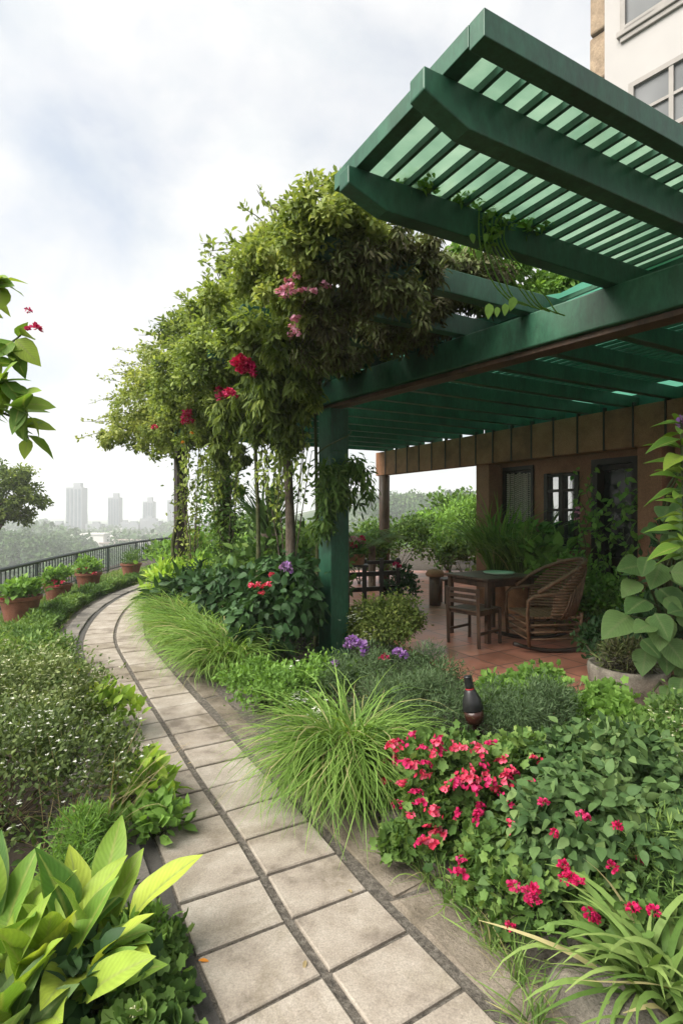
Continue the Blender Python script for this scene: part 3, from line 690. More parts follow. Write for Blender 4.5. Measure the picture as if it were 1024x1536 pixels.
# window
wf = MB(); s0, s1, z0, z1 = WIN
for a, b in ((s0, s0 + .07), (s1 - .07, s1), ((s0 + s1) / 2 - .035, (s0 + s1) / 2 + .035)): hbox(wf, a, b, -.36, -.27, z0, z1)
for z in (z0 + .035, 1.63, 1.93, z1 - .035):
    for a, b in ((s0 + .07, (s0 + s1) / 2 - .035), ((s0 + s1) / 2 + .035, s1 - .07)): hbox(wf, a, b, -.355, -.28, z - .02, z + .02)
wo = wf.build('window', M['dark_wood'], HS)
wp = MB(); hbox(wp, s0 + .02, s1 - .02, -.345, -.335, z0 + .02, z1 - .02); wp.build('pane', M['pane'], wo)
df = MB(); s0, s1, z0, z1 = DOOR
for a, b in ((s0 - .06, s0 + .04), (s1 - .04, s1 + .06)): hbox(df, a, b, -.42, -.27, 0, z1 + .05)
hbox(df, s0 + .04, s1 - .04, -.42, -.27, z1 - .03, z1 + .05); hbox(df, s0 + .04, s1 - .04, -.415, -.37, 0.01, .9)
for z in (.9, 1.6, 2.2): hbox(df, s0 + .04, s1 - .04, -.41, -.375, z, z + .06)
do = df.build('door', M['dark_wood'], HS); dp = MB(); hbox(dp, s0 + .03, s1 - .03, -.43, -.423, 0, z1); dp.build('door_glass', M['black_pane'], do)
lf = MB(); s0, s1, z0, z1 = LAT
for a, b in ((s0, s0 + .05), (s1 - .05, s1)): hbox(lf, a, b, -.37, -.27, z0, z1)
for z in (z0 + .03, z1 - .03): hbox(lf, s0 + .05, s1 - .05, -.37, -.27, z - .03, z + .03)
lo = lf.build('window', M['dark_wood'], HS); lp = MB(); hbox(lp, s0 + .03, s1 - .03, -.40, -.39, z0, z1); lp.build('pane', M['black_pane'], lo)
bc = root('bead_curtain', 'curtain of pale hanging bead strings in the left wall opening', 'bead curtain', hp(4.02, -.33, 1.2))
mb = MB(); hbox(mb, s0 + .04, s1 - .04, -.335, -.315, z1 - .1, z1 - .07); mb.build('curtain_rail', M['dark_wood'], bc)
for i in range(13):
    s = s0 + .075 + i * (s1 - s0 - .15) / 12; mb = MB(); z = z1 - .1; zb = 1.25 + U(0, .25)
    s += U(-.012, .012); z -= U(0, .03); p0 = hp(s, -.325, z); pts = []; rad = []
    while z > zb:
        pts += [(*p0[:2], z), (*p0[:2], z - .014), (*p0[:2], z - .03)]; rad += [.005, .021, .005]; z -= .034
    mb.tube(pts, rad, 6); mb.build('bead_string', M['bead'], bc, smooth=True)

# upper white apartment building
ad = nrm(np.array((.643, -.766))); an = np.array((-.766, -.643)); AO = np.array((905 - 512, F)) / F * 14.0
AO = np.array(((905 - 512) / F * 14.0, 14.0))
def ap(s, o, z): p = AO + ad * s + an * o; return np.array((p[0], p[1], z))
AAX = ((*ad, 0), (*(-an), 0), (0, 0, 1))
AB = root('apartment_building', 'white apartment building rising above the pergola with grey windows', 'building', ap(3, -3, 0))
def abox(mb, s0, s1, o0, o1, z0, z1): mb.box(ap((s0 + s1) / 2, (o0 + o1) / 2, (z0 + z1) / 2), (s1 - s0, abs(o1 - o0), z1 - z0), AAX)
mb = MB(); abox(mb, 0, 9, -7, 0, 0, 19.5); mb.build('wall', M['white_wall'], AB, bevel=.04)
mb = MB(); 
for q, (w_, o_) in enumerate(((.0, .16), (.0, .22), (.0, .30), (.0, .22))):
    abox(mb, -.5 + .05 * q, .02, -.9, -.16 + o_ - .2, 11.6 + 1.2 * q - (.9 if q == 0 else 0), 12.795 + 1.2 * q)
mb.build('corner_cladding', M['tan_tile'], AB, bevel=.06)
mb = MB(); abox(mb, .35, 6.5, 0.005, .12, 13.35, 13.5); mb.build('ledge', M['trim'], AB, bevel=.02)
mb = MB(); abox(mb, .42, 6.5, 0.005, .07, 13.22, 13.345); mb.build('ledge', M['trim'], AB, bevel=.02)
def awin(s0, s1, z0, z1, nm=2):
    f = MB(); abox(f, s0 - .12, s0, .005, .09, z0 - .1, z1 + .12); abox(f, s1, s1 + .12, .005, .09, z0 - .1, z1 + .12)
    abox(f, s0, s1, .005, .09, z1, z1 + .12); abox(f, s0, s1, .005, .12, z0 - .1, z0)
    for i in range(1, nm):
        c = s0 + (s1 - s0) * i / nm; abox(f, c - .05, c + .05, .012, .075, z0, z1)
    for i in range(nm):
        a = s0 + (s1 - s0) * i / nm; b = s0 + (s1 - s0) * (i + 1) / nm; abox(f, a + .05, b - .05, .014, .07, (z0 + z1) / 2 - .03, (z0 + z1) / 2 + .04)
    o = f.build('window', M['trim'], AB); p = MB(); abox(p, s0, s1, .004, .011, z0, z1); p.build('pane', M['dark_pane'], o)
awin(.55, 2.4, 13.55, 15.3, 2); awin(.75, 2.4, 10.6, 11.95, 2); awin(3.2, 5.2, 13.55, 15.3, 2); awin(3.2, 5.2, 10.6, 11.95, 2); awin(.75, 2.4, 7.4, 8.9, 2)

# ------------------------------------------------------------------ railing
rc = catmull(np.array([(-4.2, 3.5), (-4.7, 5.5), (-5.08, 7.6), (-5.36, 9.4), (-5.66, 11.3), (-5.95, 13.7), (-6.07, 16.1), (-6.03, 18.0), (-5.86, 19.7), (-5.3, 21.4), (-4.2, 22.6), (-2.5, 23.4), (0, 24)]), 20)
RS = np.concatenate([[0], np.cumsum(np.linalg.norm(np.diff(rc, axis=0), axis=1))])
def rpt(s): return np.array((np.interp(s, RS, rc[:, 0]), np.interp(s, RS, rc[:, 1])))
RL = root('railing', 'black metal railing curving along the edge of the garden', 'railing', (*rpt(4), 0))
ss = np.arange(.0, RS[-1], .25)
mb = MB(); mb.tube([(*rpt(s), .71) for s in ss], .034, 8); mb.build('top_rail', M['black_metal'], RL, smooth=True)
mb = MB(); mb.tube([(*rpt(s), .12) for s in ss], .016, 6); mb.build('bottom_rail', M['black_metal'], RL, smooth=True)
s = 2.2; i = 0
while i < 100:
    p = rpt(s); mb = MB()
    if i % 14 == 0: mb.box((*p, .34), (.045, .045, .78)); mb.build('railing_post', M['black_metal'], RL)
    else: mb.box((*p, .40), (.016, .016, .60)); mb.build('baluster', M['black_metal'], RL)
    s += .155; i += 1

# ------------------------------------------------------------------ terrace furniture
def table():
    c = np.array((1.93, 7.15)); r = root('garden_table', 'square dark wooden table standing on the red terrace tiles', 'table', (*c, 0)); ax = ((*cD, 0), (-cD[1], cD[0], 0), (0, 0, 1))
    mb = MB(); mb.box((*c, .775), (.86, .80, .035), ax); mb.build('tabletop', M['brown_wood'], r, bevel=.008)
    mb = MB()
    for sg in (-1, 1):
        mb.beam(flat(c + cD * -.36 + bD * .33 * sg, .715), flat(c + cD * .36 + bD * .33 * sg, .715), .025, .075); mb.beam(flat(c + cD * .36 * sg - bD * .31, .715), flat(c + cD * .36 * sg + bD * .31, .715), .025, .075)
    mb.build('apron', M['brown_wood'], r)
    for a in (-1, 1):
        for b in (-1, 1):
            p = c + cD * .37 * a + bD * .34 * b; mb = MB(); mb.box((*p, .38), (.06, .06, .755), ax); mb.build('leg', M['brown_wood'], r, bevel=.005)
    t = root('serving_tray', 'pale green oval tray lying on the wooden table', 'tray', (c[0] + .12, c[1] + .02, .794))
    mb = MB(); mb.lathe((c[0] + .12, c[1] + .02, .794), [(.0, 0), (.17, 0), (.2, .02), (.2, .026), (.165, .008), (0, .008)], 28); mb.build('tray', M['plate'], t, smooth=True)
table()
def chair():
    c = np.array((1.62, 6.72)); f = nrm(np.array((.75, .66))); sd = np.array((f[1], -f[0]))
    r = root('wooden_chair', 'dark wooden slatted chair pushed under the terrace table', 'chair', (*c, 0)); P = lambda a, b, z: (*(c + f * a + sd * b), z)
    ax = ((*f, 0), (*sd, 0), (0, 0, 1))
    mb = MB()
    for i in range(5): mb.beam(P(-.2 + .1 * i, -.22, .43), P(-.2 + .1 * i, .22, .43), .085, .022)
    mb.build('seat', M['brown_wood'], r, bevel=.004)
    mb = MB()
    for b in (-.21, .21): mb.beam(P(-.2, b, .40), P(.2, b, .40), .03, .04)
    for a in (-.2, .2): mb.beam(P(a, -.19, .40), P(a, .19, .40), .03, .04)
    mb.build('seat_frame', M['brown_wood'], r)
    for a, h in ((-.22, .70), (.21, .42)):
        for b in (-.22, .22):
            mb = MB(); mb.beam(P(a - (.03 if h > .5 else 0), b, h), P(a, b, 0), .036, .036); mb.build('leg', M['brown_wood'], r, bevel=.004)
    mb = MB()
    for z in (.53, .60, .67): mb.beam(P(-.235, -.22, z), P(-.235, .22, z), .02, .045)
    mb.build('backrest', M['brown_wood'], r, bevel=.004)
    mb = MB()
    for b in (-.22, .22): mb.beam(P(-.2, b, .17), P(.2, b, .17), .02, .03)
    mb.build('stretcher', M['brown_wood'], r)
chair()
def armchair():
    c = np.array((2.42, 6.55)); f = nrm(np.array((-.93, -.05))); sd = np.array((f[1], -f[0]))
    r = root('rattan_armchair', 'brown rattan rocking armchair with rounded slatted back beside the table', 'armchair', (*c, 0)); P = lambda a, b, z: (*(c + f * a + sd * b), z)
    mb = MB()       # curved back made of woven bands
    for i, z in enumerate(np.linspace(.44, 1.0, 17)):
        th = np.linspace(-1.75, 1.75, 17); R = .34 + .05 * (z - .4); lean = -.18 * (z - .42)
        lim = 1.75 if z < .66 else 1.75 - 1.6 * (z - .66) ** 1.0 * 1.4
        th = th * lim / 1.75; mb.tube([P(-R * math.cos(t) * 1.0 + .02 + lean, R * math.sin(t), z + .0 * t) for t in th], .016, 6)
    mb.build('backrest', M['rattan'], r, smooth=True)
    mb = MB()
    for t in np.linspace(-1.4, 1.4, 25):
        R = .34; zt = 1.02 - .2 * abs(t) ** 1.5; mb.tube([P(-R * math.cos(t) + .02, R * math.sin(t), .38), P(-(R + .02) * math.cos(t) - .05, (R + .02) * math.sin(t), (zt + .38) / 2), P(-(R + .03) * math.cos(t) - .09, (R + .03) * math.sin(t), zt)], .011, 5)
    mb.build('back_spindle', M['rattan'], r, smooth=True)
    mb = MB(); th = np.linspace(-2.0, 2.0, 21); mb.tube([P(-.37 * math.cos(t) - .10 + .07 * abs(t) ** 1.3, .37 * math.sin(t), 1.04 - .095 * abs(t) ** 1.9) for t in th], .024, 8); mb.build('top_rail', M['rattan'], r, smooth=True)
    for b in (-.34, .34):
        mb = MB(); mb.tube([P(-.1, b, .68), P(.1, b * 1.04, .67), P(.28, b * 1.04, .65), P(.34, b, .60), P(.35, b, .42), P(.33, b, .08)], .021, 8); mb.build('armrest', M['rattan'], r, smooth=True)
        mb = MB(); mb.tube([P(-.3, b * .85, .45), P(-.27, b * .88, .08)], .02, 8); mb.build('leg', M['rattan'], r, smooth=True)
        mb = MB(); mb.tube([P(x, b * .95, .03 + .35 * x * x) for x in np.linspace(-.5, .5, 11)], .024, 8); mb.build('rocker', M['dark_wood'], r, smooth=True)
    mb = MB()
    for i in range(9): mb.beam(P(-.26 + .07 * i, -.31, .40), P(-.26 + .07 * i, .31, .40), .06, .025)
    mb.build('seat', M['rattan'], r, bevel=.004)
    mb = MB()
    for z in (.16, .24, .32):
        mb.tube([P(.33, -.33, z), P(.33, .33, z)], .013, 6); mb.tube([P(-.28, -.29, z), P(-.28, .29, z)], .013, 6)
        for b in (-.33, .33): mb.tube([P(-.28, b * .9, z), P(.33, b, z)], .013, 6)
    mb.build('stretcher', M['rattan'], r, smooth=True)
armchair()
# bollard, bench and plant stand at the far edge of the terrace
p = gp(652, 908); r = root('wooden_bollard', 'short wooden bollard with rounded cap at the far terrace edge', 'bollard', p)
mb = MB(); mb.tube([p + np.array((0, 0, z)) for z in (0, .25, .5)], .1, 14); mb.build('shaft', M['brown_wood'], r, smooth=True)
mb = MB(); mb.lathe(p + np.array((0, 0, .5)), [(.0, 0), (.15, 0), (.165, .04), (.13, .1), (0, .13)], 18); mb.build('cap', M['clay_panel'], r, smooth=True)
p0 = np.array((1.75, 9.55)); r = root('garden_bench', 'low dark wooden bench behind the bollard', 'bench', (*p0, 0)); q = np.array((.93, .36))
mb = MB()
for i in range(3): mb.beam(flat(p0 + np.array((-.12, .3)) * .35 * i, .42), flat(p0 + q * 1.25 + np.array((-.12, .3)) * .35 * i, .42), .09, .035)
mb.build('seat', M['brown_wood'], r)
for t in (.08, 1.15):
    for i in (0, .6): 
        a = p0 + q * t + np.array((-.12, .3)) * i; mb = MB(); mb.beam(flat(a, .40), flat(a, 0), .06, .06); mb.build('leg', M['brown_wood'], r)
a = np.array((.05, 8.55)); b = np.array((.95, 8.9)); r = root('wooden_fence', 'low dark wooden rail fence between the green post and corner post', 'fence', (*a, 0))
for z in (.38, .62, .80):
    mb = MB(); mb.beam(flat(a, z), flat(b, z), .04, .07 if z < .7 else .05); mb.build('rail', M['dark_wood'], r)
for t in (.05, .35, .65, .95):
    c = a + (b - a) * t; mb = MB(); mb.beam(flat(c + np.array((.0, -.045)), .86), flat(c + np.array((.0, -.045)), 0), .06, .05); mb.build('picket', M['dark_wood'], r)
c = np.array((.22, 8.35)); r = root('plant_stand', 'dark wooden stand holding a clay trough of pink flowers', 'plant stand', (*c, 0))
for dx in (-.12, .12):
    for dy in (-.1, .1): mb = MB(); mb.box((c[0] + dx, c[1] + dy, .39), (.045, .045, .78)); mb.build('leg', M['dark_wood'], r)
mb = MB(); mb.box((*c, .79), (.36, .28, .03)); mb.build('shelf', M['dark_wood'], r)

def potted(label, c, rt, rb, h, m, group, name='potted_plant', rim=True, soilz=.9):
    r = root(name, label, 'potted plant', c, group); mb = MB()
    mb.lathe(c, [(0, 0), (rb, 0), (rb + (rt - rb) * .85, h * .83), (rt * 1.0, h * .84), (rt * 1.06, h * .86), (rt * 1.07, h), (rt * .96, h), (rt * .9, h * .85), (0, h * .84)], 32); pot = mb.build('pot', M[m], r, smooth=True)
    mod = pot.modifiers.new('e', 'EDGE_SPLIT'); mod.split_angle = .6
    mb = MB(); mb.lathe((c[0], c[1], c[2] + h * soilz), [(rt * .93, -.02), (rt * .9, 0), (0, .01)], 20); mb.build('soil', M['soil'], r)
    return r
def pot_foliage(r, c, z, R, hh, n, tpl, size, m, up=.5):
    P, O, T = cloud([(np.array((c[0], c[1], c[2] + z + hh * .3)), R, R, hh)], n, 24, .3, (.4, 1.0), up=-.1, zmin=c[2] + z - .05)
    lv = LV(); leaves(lv, P, O, T, tpl, size, up); lv.build('foliage', M[m], r); return P, O
potpx = [((31, 933), 'front terracotta pot of leafy greens, nearest of the four on the lawn', .27), ((87, 903), 'second terracotta pot from the front with lush green leaves on the lawn', .225), ((133, 884), 'third terracotta pot from the front with coral flowers at its rim', .245), ((197, 865), 'farthest terracotta pot with fine dark greenery near the railing bend', .235)]
for i, ((x, y), lab, R) in enumerate(potpx):
    c = gp(x, y); r = potted(lab, c, R, R * .72, R * 1.42, 'terracotta', 'terracotta pots on the lawn')
    P, O = pot_foliage(r, c, R * 1.35, R * .98, .24 if i else .2, 620, (T_OVAL, T_OVAL, T_OVAL, T_NEEDLE)[i], (.10, .09, .08, .12)[i], ('lf_bright', 'lf_bright', 'lf_bright', 'lf_mid')[i])
    if i in (1, 2):
        for k in range(7): flower(r, c + np.array((R * U(-1.1, 1.25), -R * U(.6, 1.1), R * 1.45 + U(-.05, .1))), 'fl_coral', 'loose', .05)
    if i == 0:
        for k in range(3): flower(r, c + np.array((R * U(-1.1, 0), -R * 1.0, R * 1.4)), 'fl_coral', 'loose', .03)
c = np.array((.22, 8.35, .807)); r = potted('small clay trough of pink flowers on the dark wooden stand', c, .14, .12, .16, 'clay_panel', None)
P, O = pot_foliage(r, c, .13, .15, .18, 260, T_OVAL, .08, 'lf_mid')
for k in range(8): flower(r, c + np.array((U(-.17, .1), U(-.16, .1), U(.24, .4))), 'fl_pink' if k % 3 else 'fl_magenta', 'dome', .045)

# bottle-shaped garden lamp
c = pp(713, 1086, 3.40); r = root('garden_lamp', 'black bottle-shaped garden lamp leaning among grey-green shrubs', 'garden lamp', (c[0], c[1], 0))
t_ = np.array((-.16, .05, 1.)); t_ = t_ / np.linalg.norm(t_)
def lt(prof):
    a = nrm(np.cross(t_, (0, 1, 0))); b = np.cross(t_, a); n = 20; th = np.arange(n) * 2 * math.pi / n
    v = [c + t_ * z + 1.15 * rr * (math.cos(q) * a + math.sin(q) * b) for rr, z in prof for q in th]; m = len(prof)
    mb = MB(); mb.add(v, [(i * n + j, i * n + (j + 1) % n, (i + 1) * n + (j + 1) % n, (i + 1) * n + j) for i in range(m - 1) for j in range(n)] + [tuple(range(n))[::-1], tuple((m - 1) * n + j for j in range(n))]); return mb
lt([(.012, -.3), (.02, 0), (.045, .012), (.052, .05), (.052, .088)]).build('lamp_body', M['lamp_brown'], r, smooth=True)
lt([(.054, .0885), (.056, .095), (.05, .15), (.03, .205), (.026, .215)]).build('lamp_hood', M['lamp_black'], r, smooth=True)
lt([(.0235, .2155), (.0235, .222)]).build('collar', M['cloth_red'], r)
lt([(.022, .2225), (.024, .24), (.022, .29), (.024, .295)]).build('lamp_cap', M['lamp_black'], r, smooth=True)

# ------------------------------------------------------------------ planting, left side
rosette('hosta', 'large lime green plant with long pointed leaves in the left foreground', 'plant', (-1.0, 1.80, 0), 96, .275, T_LANCE, 'hosta', (.15, 1.45), .45, crowns=((0, 0), (-.18, .04), (.12, .1), (-.02, -.16), (.1, -.1)))
rosette('hosta', 'low pale green plant with oval pointed leaves in the bottom left corner', 'plant', (-.98, 1.52, 0), 26, .17, T_BROAD, 'smallhosta', (.5, 1.35), .6)
shrub('ground_plant', 'low round-leaved plant with white buds beside the kerb bottom left', 'plant', (-.63, 1.66, 0), [(0, 0, .05, .17, .2, .1), (.0, .25, .03, .1, .15, .08)], 650, T_LOBE, .05, 'lf_mid', nclump=26, nst=6, extra=lambda r, P, O: [flower(r, p + np.array((0, -.01, .02)), 'fl_cream', 'dome', .011) for p in top_pts(P, O, 4)])
shrub('fern_plant', 'bright feathery seedling plant at the kerb in the bottom left', 'plant', (-.70, 1.95, 0), [(0, 0, .06, .1, .12, .1)], 420, T_LONG, .06, 'lf_bright', nclump=16, nst=5)
shrub('broadleaf_plant', 'dark heart-leaved plant under the lime green leaves', 'plant', (-.78, 1.72, 0), [(0, 0, .09, .2, .12, .12)], 110, T_BROAD, .09, 'lf_dark', nclump=20, nst=6)
shrub('feathery_shrub', 'soft feathery light green shrub beside the left kerb', 'shrub', (-1.13, 2.40, 0), [(0, 0, .12, .13, .2, .15), (.05, -.2, .08, .10, .14, .11)], 4600, T_NEEDLE, .05, 'lf_bright', nclump=50, cs=.25, tb=.35)
def whites(color, n, r): return lambda rt, P, O: dots(rt, top_pts(P, O, n, .5) + np.array((0, 0, .015)), color, r)
shrub('white_flower_shrub', 'wide dark shrub sprinkled with small white flowers at the left edge', 'shrub', (-1.72, 2.75, 0), [(0, 0, .3, .5, .55, .3), (.35, .15, .26, .32, .4, .24), (-.5, .3, .3, .4, .5, .3)], 13000, T_SMALL, .032, 'lf_dull', nclump=130, cs=.22, tb=.35, stem='dry_stem', nst=40, extra=whites('fl_white', 480, .012))
shrub('white_flower_shrub', 'pale cream flowered shrub behind the white flowered one', 'shrub', (-2.15, 3.75, 0), [(0, 0, .32, .55, .5, .32), (.3, -.15, .24, .3, .4, .24), (-.6, .3, .3, .5, .5, .3)], 13000, T_SMALL, .034, 'lf_dull', nclump=130, cs=.22, tb=.6, stem='dry_stem', nst=20, extra=whites('fl_cream', 800, .014))
grass('dry_grass', 'sparse straw coloured dry grass growing through the white flowered shrub', 'grass clump', (-1.25, 2.62, .0), 90, .62, .004, 'lf_straw', .18, (.8, 1.4), (.5, 1.2), dirbias=.5)
for b, lab, R, n in (((-1.66, 3.92, 0), 'yellow-green shrub at the left kerb, farthest of three', .19, 260), ((-1.06, 2.98, 0), 'yellow-green leafy shrub leaning over the left kerb, middle of three', .17, 230), ((-.90, 2.70, 0), 'small bright green shrub on the left kerb, nearest of three', .11, 190)):
    shrub('leafy_shrub', lab, 'shrub', b, [(0, 0, R * .8, R, R, R * .9)], n, T_OVAL, .10 if R > .12 else .075, 'lf_lime' if R > .12 else 'lf_bright', 'yellow-green shrubs at the left kerb', 16, .3, .6)
shrub('low_shrub', 'mixed green low shrub between the lawn and the cream flowers', 'shrub', (-3.0, 5.1, 0), [(0, 0, .2, .55, .6, .24), (.45, -.5, .15, .35, .4, .2), (-.7, .2, .2, .6, .6, .26)], 6500, T_OVAL, .05, 'lf_mid', nclump=70, cs=.25, tb=.6, extra=lambda r, P, O: [flower(r, p, 'fl_orange', 'dome', .03) for p in top_pts(P, O, 3)])
shrub('low_shrub', 'small green hedge plant right against the path bend on the left', 'shrub', (-2.62, 4.75, 0), [(0, 0, .1, .28, .45, .2), (-.5, .9, .12, .3, .5, .2)], 4500, T_SMALL, .04, 'lf_mid', nclump=60, cs=.25)
# clipped border along the lawn edge and the lawn
def border():
    r = root('lawn_border', 'low tufted green border edging the lawn beside the curved path', 'border plant', (*cpt(s_at(8), -.85), 0)); lv = LV(); n = 26000
    s = U(s_at(5.4), s_at(13.8), n); o = -.78 - np.abs(rng.normal(size=n)) * .20; P = np.array([(*cpt(a, b), 0) for a, b in zip(s, o)])
    lump = .14 + .07 * np.sin(s * 5) * np.cos(o * 9 + s * 2.3); P[:, 2] = U(0, 1, n) ** .5 * lump * np.clip((1.75 + o) * 1.6, .2, 1)
    A = np.stack([rng.normal(size=n), rng.normal(size=n), U(.3, 1.6, n)], 1)
    lv.put(T_LONG, P, A, rng.normal(size=(n, 3)) + np.array((0, -.3, .6)),   .075 * U(.6, 1.3, n), np.clip(.5 + .25 * np.sin(s * 3.1 + o * 4) + rng.normal(size=n) * .15, 0, 1)); lv.build('foliage', M['lf_mid'], r)
border()
def lawn():
    n = 46000; y = 5.0 + 10.5 * U(0, 1, n) ** .8; e = np.array([cpt(s_at(q), -.8)[0] for q in np.linspace(4.5, 16, 60)]); xe = np.interp(y, np.linspace(4.5, 16, 60), e)
    xr = np.interp(y, rc[:, 1], rc[:, 0]) + .02; x = xr + (xe - xr) * U(0, 1, n)
    roots = np.stack([x, y, np.full(n, -.03)], 1); lv = LV()
    blades(lv, roots, U(0, 6.28, n), .10 * U(.6, 1.5, n), .007 * (1 + .1 * y) * U(.7, 1.4, n), U(.7, 1.5, n), U(.3, 1.6, n), 3, np.clip(.4 + .22 * np.sin(x * 3) * np.cos(y * 1.3) + U(-.2, .2, n), 0, 1))
    o = lv.build('grass', M['grass_a']); tag(o, 'lush green ground cover lawn along the railing', None, None, 'stuff')
lawn()

def ground_cover():
    lv = LV(); n = 26000; sA = U(.3, s_at(10), n); right = rng.random(n) < .6; o = np.where(right, .70 + U(0, 1, n) ** 1.2 * 3.2, -.72 - U(0, 1, n) ** 1.2 * 2.4)
    P = np.array([(*cpt(a, b), 0) for a, b in zip(sA, o)]); xe = np.interp(P[:, 1], [3.2, 3.72, 4.2, 5.35, 6.6, 9, 15], [3.4, 2.15, 1.75, 1.2, .75, .15, -1]) - .06
    k = (P[:, 0] < xe) & (P[:, 1] > .3) & ~(~right & (P[:, 1] > 6)); P = P[k]; n = len(P); patch = np.sin(P[:, 0] * 5.1 + 1) * np.cos(P[:, 1] * 4.3) + rng.normal(size=n) * .5
    P = P[patch > -.35]; n = len(P); P[:, 2] = U(-.02, .07, n)
    lv.put(T_OVAL, P, rng.normal(size=(n, 3)) + np.array((0, 0, .5)), rng.normal(size=(n, 3)) * .5 + np.array((0, 0, 1.)), .05 * U(.5, 1.3, n), U(.05, .8, n))
    o = lv.build('ground_cover', M['lf_mid']); tag(o, 'low leafy ground cover between the shrubs of both beds', None, None, 'stuff')
    lv = LV(); n = 5000; sA = U(.3, s_at(8), n); o = np.where(rng.random(n) < .6, .66 + np.abs(rng.normal(size=n)) * .6, -.70 - np.abs(rng.normal(size=n)) * .5); P = np.array([(*cpt(a, b), .005) for a, b in zip(sA, o)])
    lv.put(T_OVAL, P, rng.normal(size=(n, 3)) * np.array((1, 1, .15)), rng.normal(size=(n, 3)) * .25 + np.array((0, 0, 1.)), .028 * U(.4, 1.3, n), U(0, 1, n)); o = lv.build('leaf_litter', M['lf_brown']); tag(o, 'brown leaf litter on the bed soil along the paving', None, None, 'stuff')
ground_cover()
# overhanging leafy branch at the upper left (its trunk stands just out of view)
def branch_tree():
    b = np.array((-1.76, 2.1, 0)); r = root('rose_shrub', 'tall leafy shrub branch with pink flowers reaching in at the upper left', 'flowering shrub', b)
    mb = MB(); mb.tube([b, b + (.03, 0, .8), b + (-.02, .02, 1.6), b + (.08, .03, 2.3), b + (.2, .02, 2.62)], [.03, .026, .02, .014, .006], 8)
    br = [[(-.02, .02, 1.7), (.2, .02, 2.0), (.42, .05, 2.22), (.52, .05, 2.3)], [(.02, .02, 1.9), (.25, .0, 2.15), (.46, .0, 2.1), (.58, .0, 1.95)], [(-.02, .02, 1.6), (.25, .08, 1.98), (.45, .08, 1.98), (.52, .1, 1.88)], [(.08, .03, 2.25), (.3, .05, 2.45), (.46, .03, 2.5)], [(0, .02, 1.5), (.2, 0, 1.9), (.4, -.02, 2.05), (.5, -.02, 2.1)]]
    lv = LV()
    for p in br:
        p = b + np.array(p); q = catmull(np.concatenate([p[:1] * 2 - p[1:2], p, p[-1:] * 2 - p[-2:-1]]), 8); mb.tube(q, np.linspace(.01, .003, len(q)), 6)
        k = rng.integers(6, len(q), 26); P = q[k]; n = len(P); A = nrm(np.stack([U(-.5, 1, n), U(-.8, .8, n), U(-1.1, .5, n)], 1))
        lv.put(T_BROAD, P, A, np.stack([U(-.6, .6, n), U(-1, .3, n), U(.2, 1, n)], 1), .115 * U(.7, 1.2, n), U(.1, .7, n))
    mb.build('stem', M['stem'], r, smooth=True); lv.build('foliage', M['hosta'], r)
    flower(r, pp(53, 494, 2.1), 'fl_red', 'dome', .028); flower(r, pp(43, 466, 2.1), 'fl_red', 'dome', .013)
branch_tree()

def tree(name, label, base, trunk_h, tr, lobes, n, tpl, size, m, bark='bark', group=None, tb=.45, nl=14):
    base = np.array(base, float); r = root(name, label, 'tree', base, group); mb = MB()
    top = base + np.array((U(-.1, .1) * tr, 0, trunk_h)); mb.tube([base, base * .5 + top * .5 + np.array((tr * .6, 0, 0)), top], [tr, tr * .8, tr * .6], 10)
    lb = [(base + np.array(l[:3]), *l[3:]) for l in lobes]
    for i in range(nl):
        l = lb[i % len(lb)]; t = l[0] + rand_dir(1, -.2)[0] * np.array(l[1:4]) * .8; mid = (top + t) / 2 + np.array((0, 0, .1 * trunk_h))
        mb.tube([top - (0, 0, .1), mid, t], [tr * .4, tr * .22, tr * .06], 6)
    mb.build('trunk', M[bark], r, smooth=True)
    P, O, T = cloud(lb, n, 26 * len(lb), .22, (.5, 1.0), up=-.5); lv = LV(); leaves(lv, P, O, T, tpl, size, .1, .1, .7, tb=tb); lv.build('crown', M[m], r); return r
gz = float(hgt(-14.0, 22.0))
tree('tree', 'dark green tree standing beyond the railing at the left edge', (-14.0, 22.0, gz), 1.2 - gz * .85, .16, [(.4, 0, 2.75 - gz, 1.3, 1.2, .8), (1.3, 0, 2.05 - gz, .85, .9, .5), (-.9, 0, 2.3 - gz, 1.2, 1, .8), (.8, -.2, 1.35 - gz, .8, .8, .5), (0, 0, 1.7 - gz, .9, .8, .6)], 11000, T_OVAL, .15, 'lf_vine')

# ------------------------------------------------------------------ planting, right side of the path
gi = 0
glab = ['arching grass clump at the far end of the row edging the path', 'second grass clump from the far end of the path edging', 'third grass clump from the far end of the path edging', 'middle grass clump of the row edging the path', 'third grass clump from the near end of the path edging', 'second grass clump from the near end of the path edging', 'nearest grass clump of the row edging the path']
for k, y in enumerate((8.9, 8.1, 7.35, 6.65, 6.0, 5.45, 4.95)):
    s = s_at(y); p = cpt(s, .80); d = cpt(s, 0) - p
    grass('grass_clump', glab[k], 'grass clump', (*p, 0), 1200, .80, .0135, 'grass_b', .20, (.95, 1.5), (1.4, 2.8), 'arching grass clumps edging the path', math.atan2(d[1], d[0]) - .5)
for k, (y, o_) in enumerate(((7.0, 1.2), (5.6, 1.2))):
    grass('grass_clump', ('green grass clump behind the path edging beside the dark shrub', 'finer grass clump behind the near end of the path edging')[k], 'grass clump', (*cpt(s_at(y), o_), 0), 600, .5, .007, 'grass_a', .22, (1.0, 1.5), (.8, 1.8))
grass('grass_clump', 'largest fountain of bright grass spilling over the path in the foreground', 'grass clump', (.04, 3.16, 0), 1700, .86, .0105, 'grass_b', .13, (.95, 1.5), (1.5, 2.9), nseg=8, dirbias=-2.1)
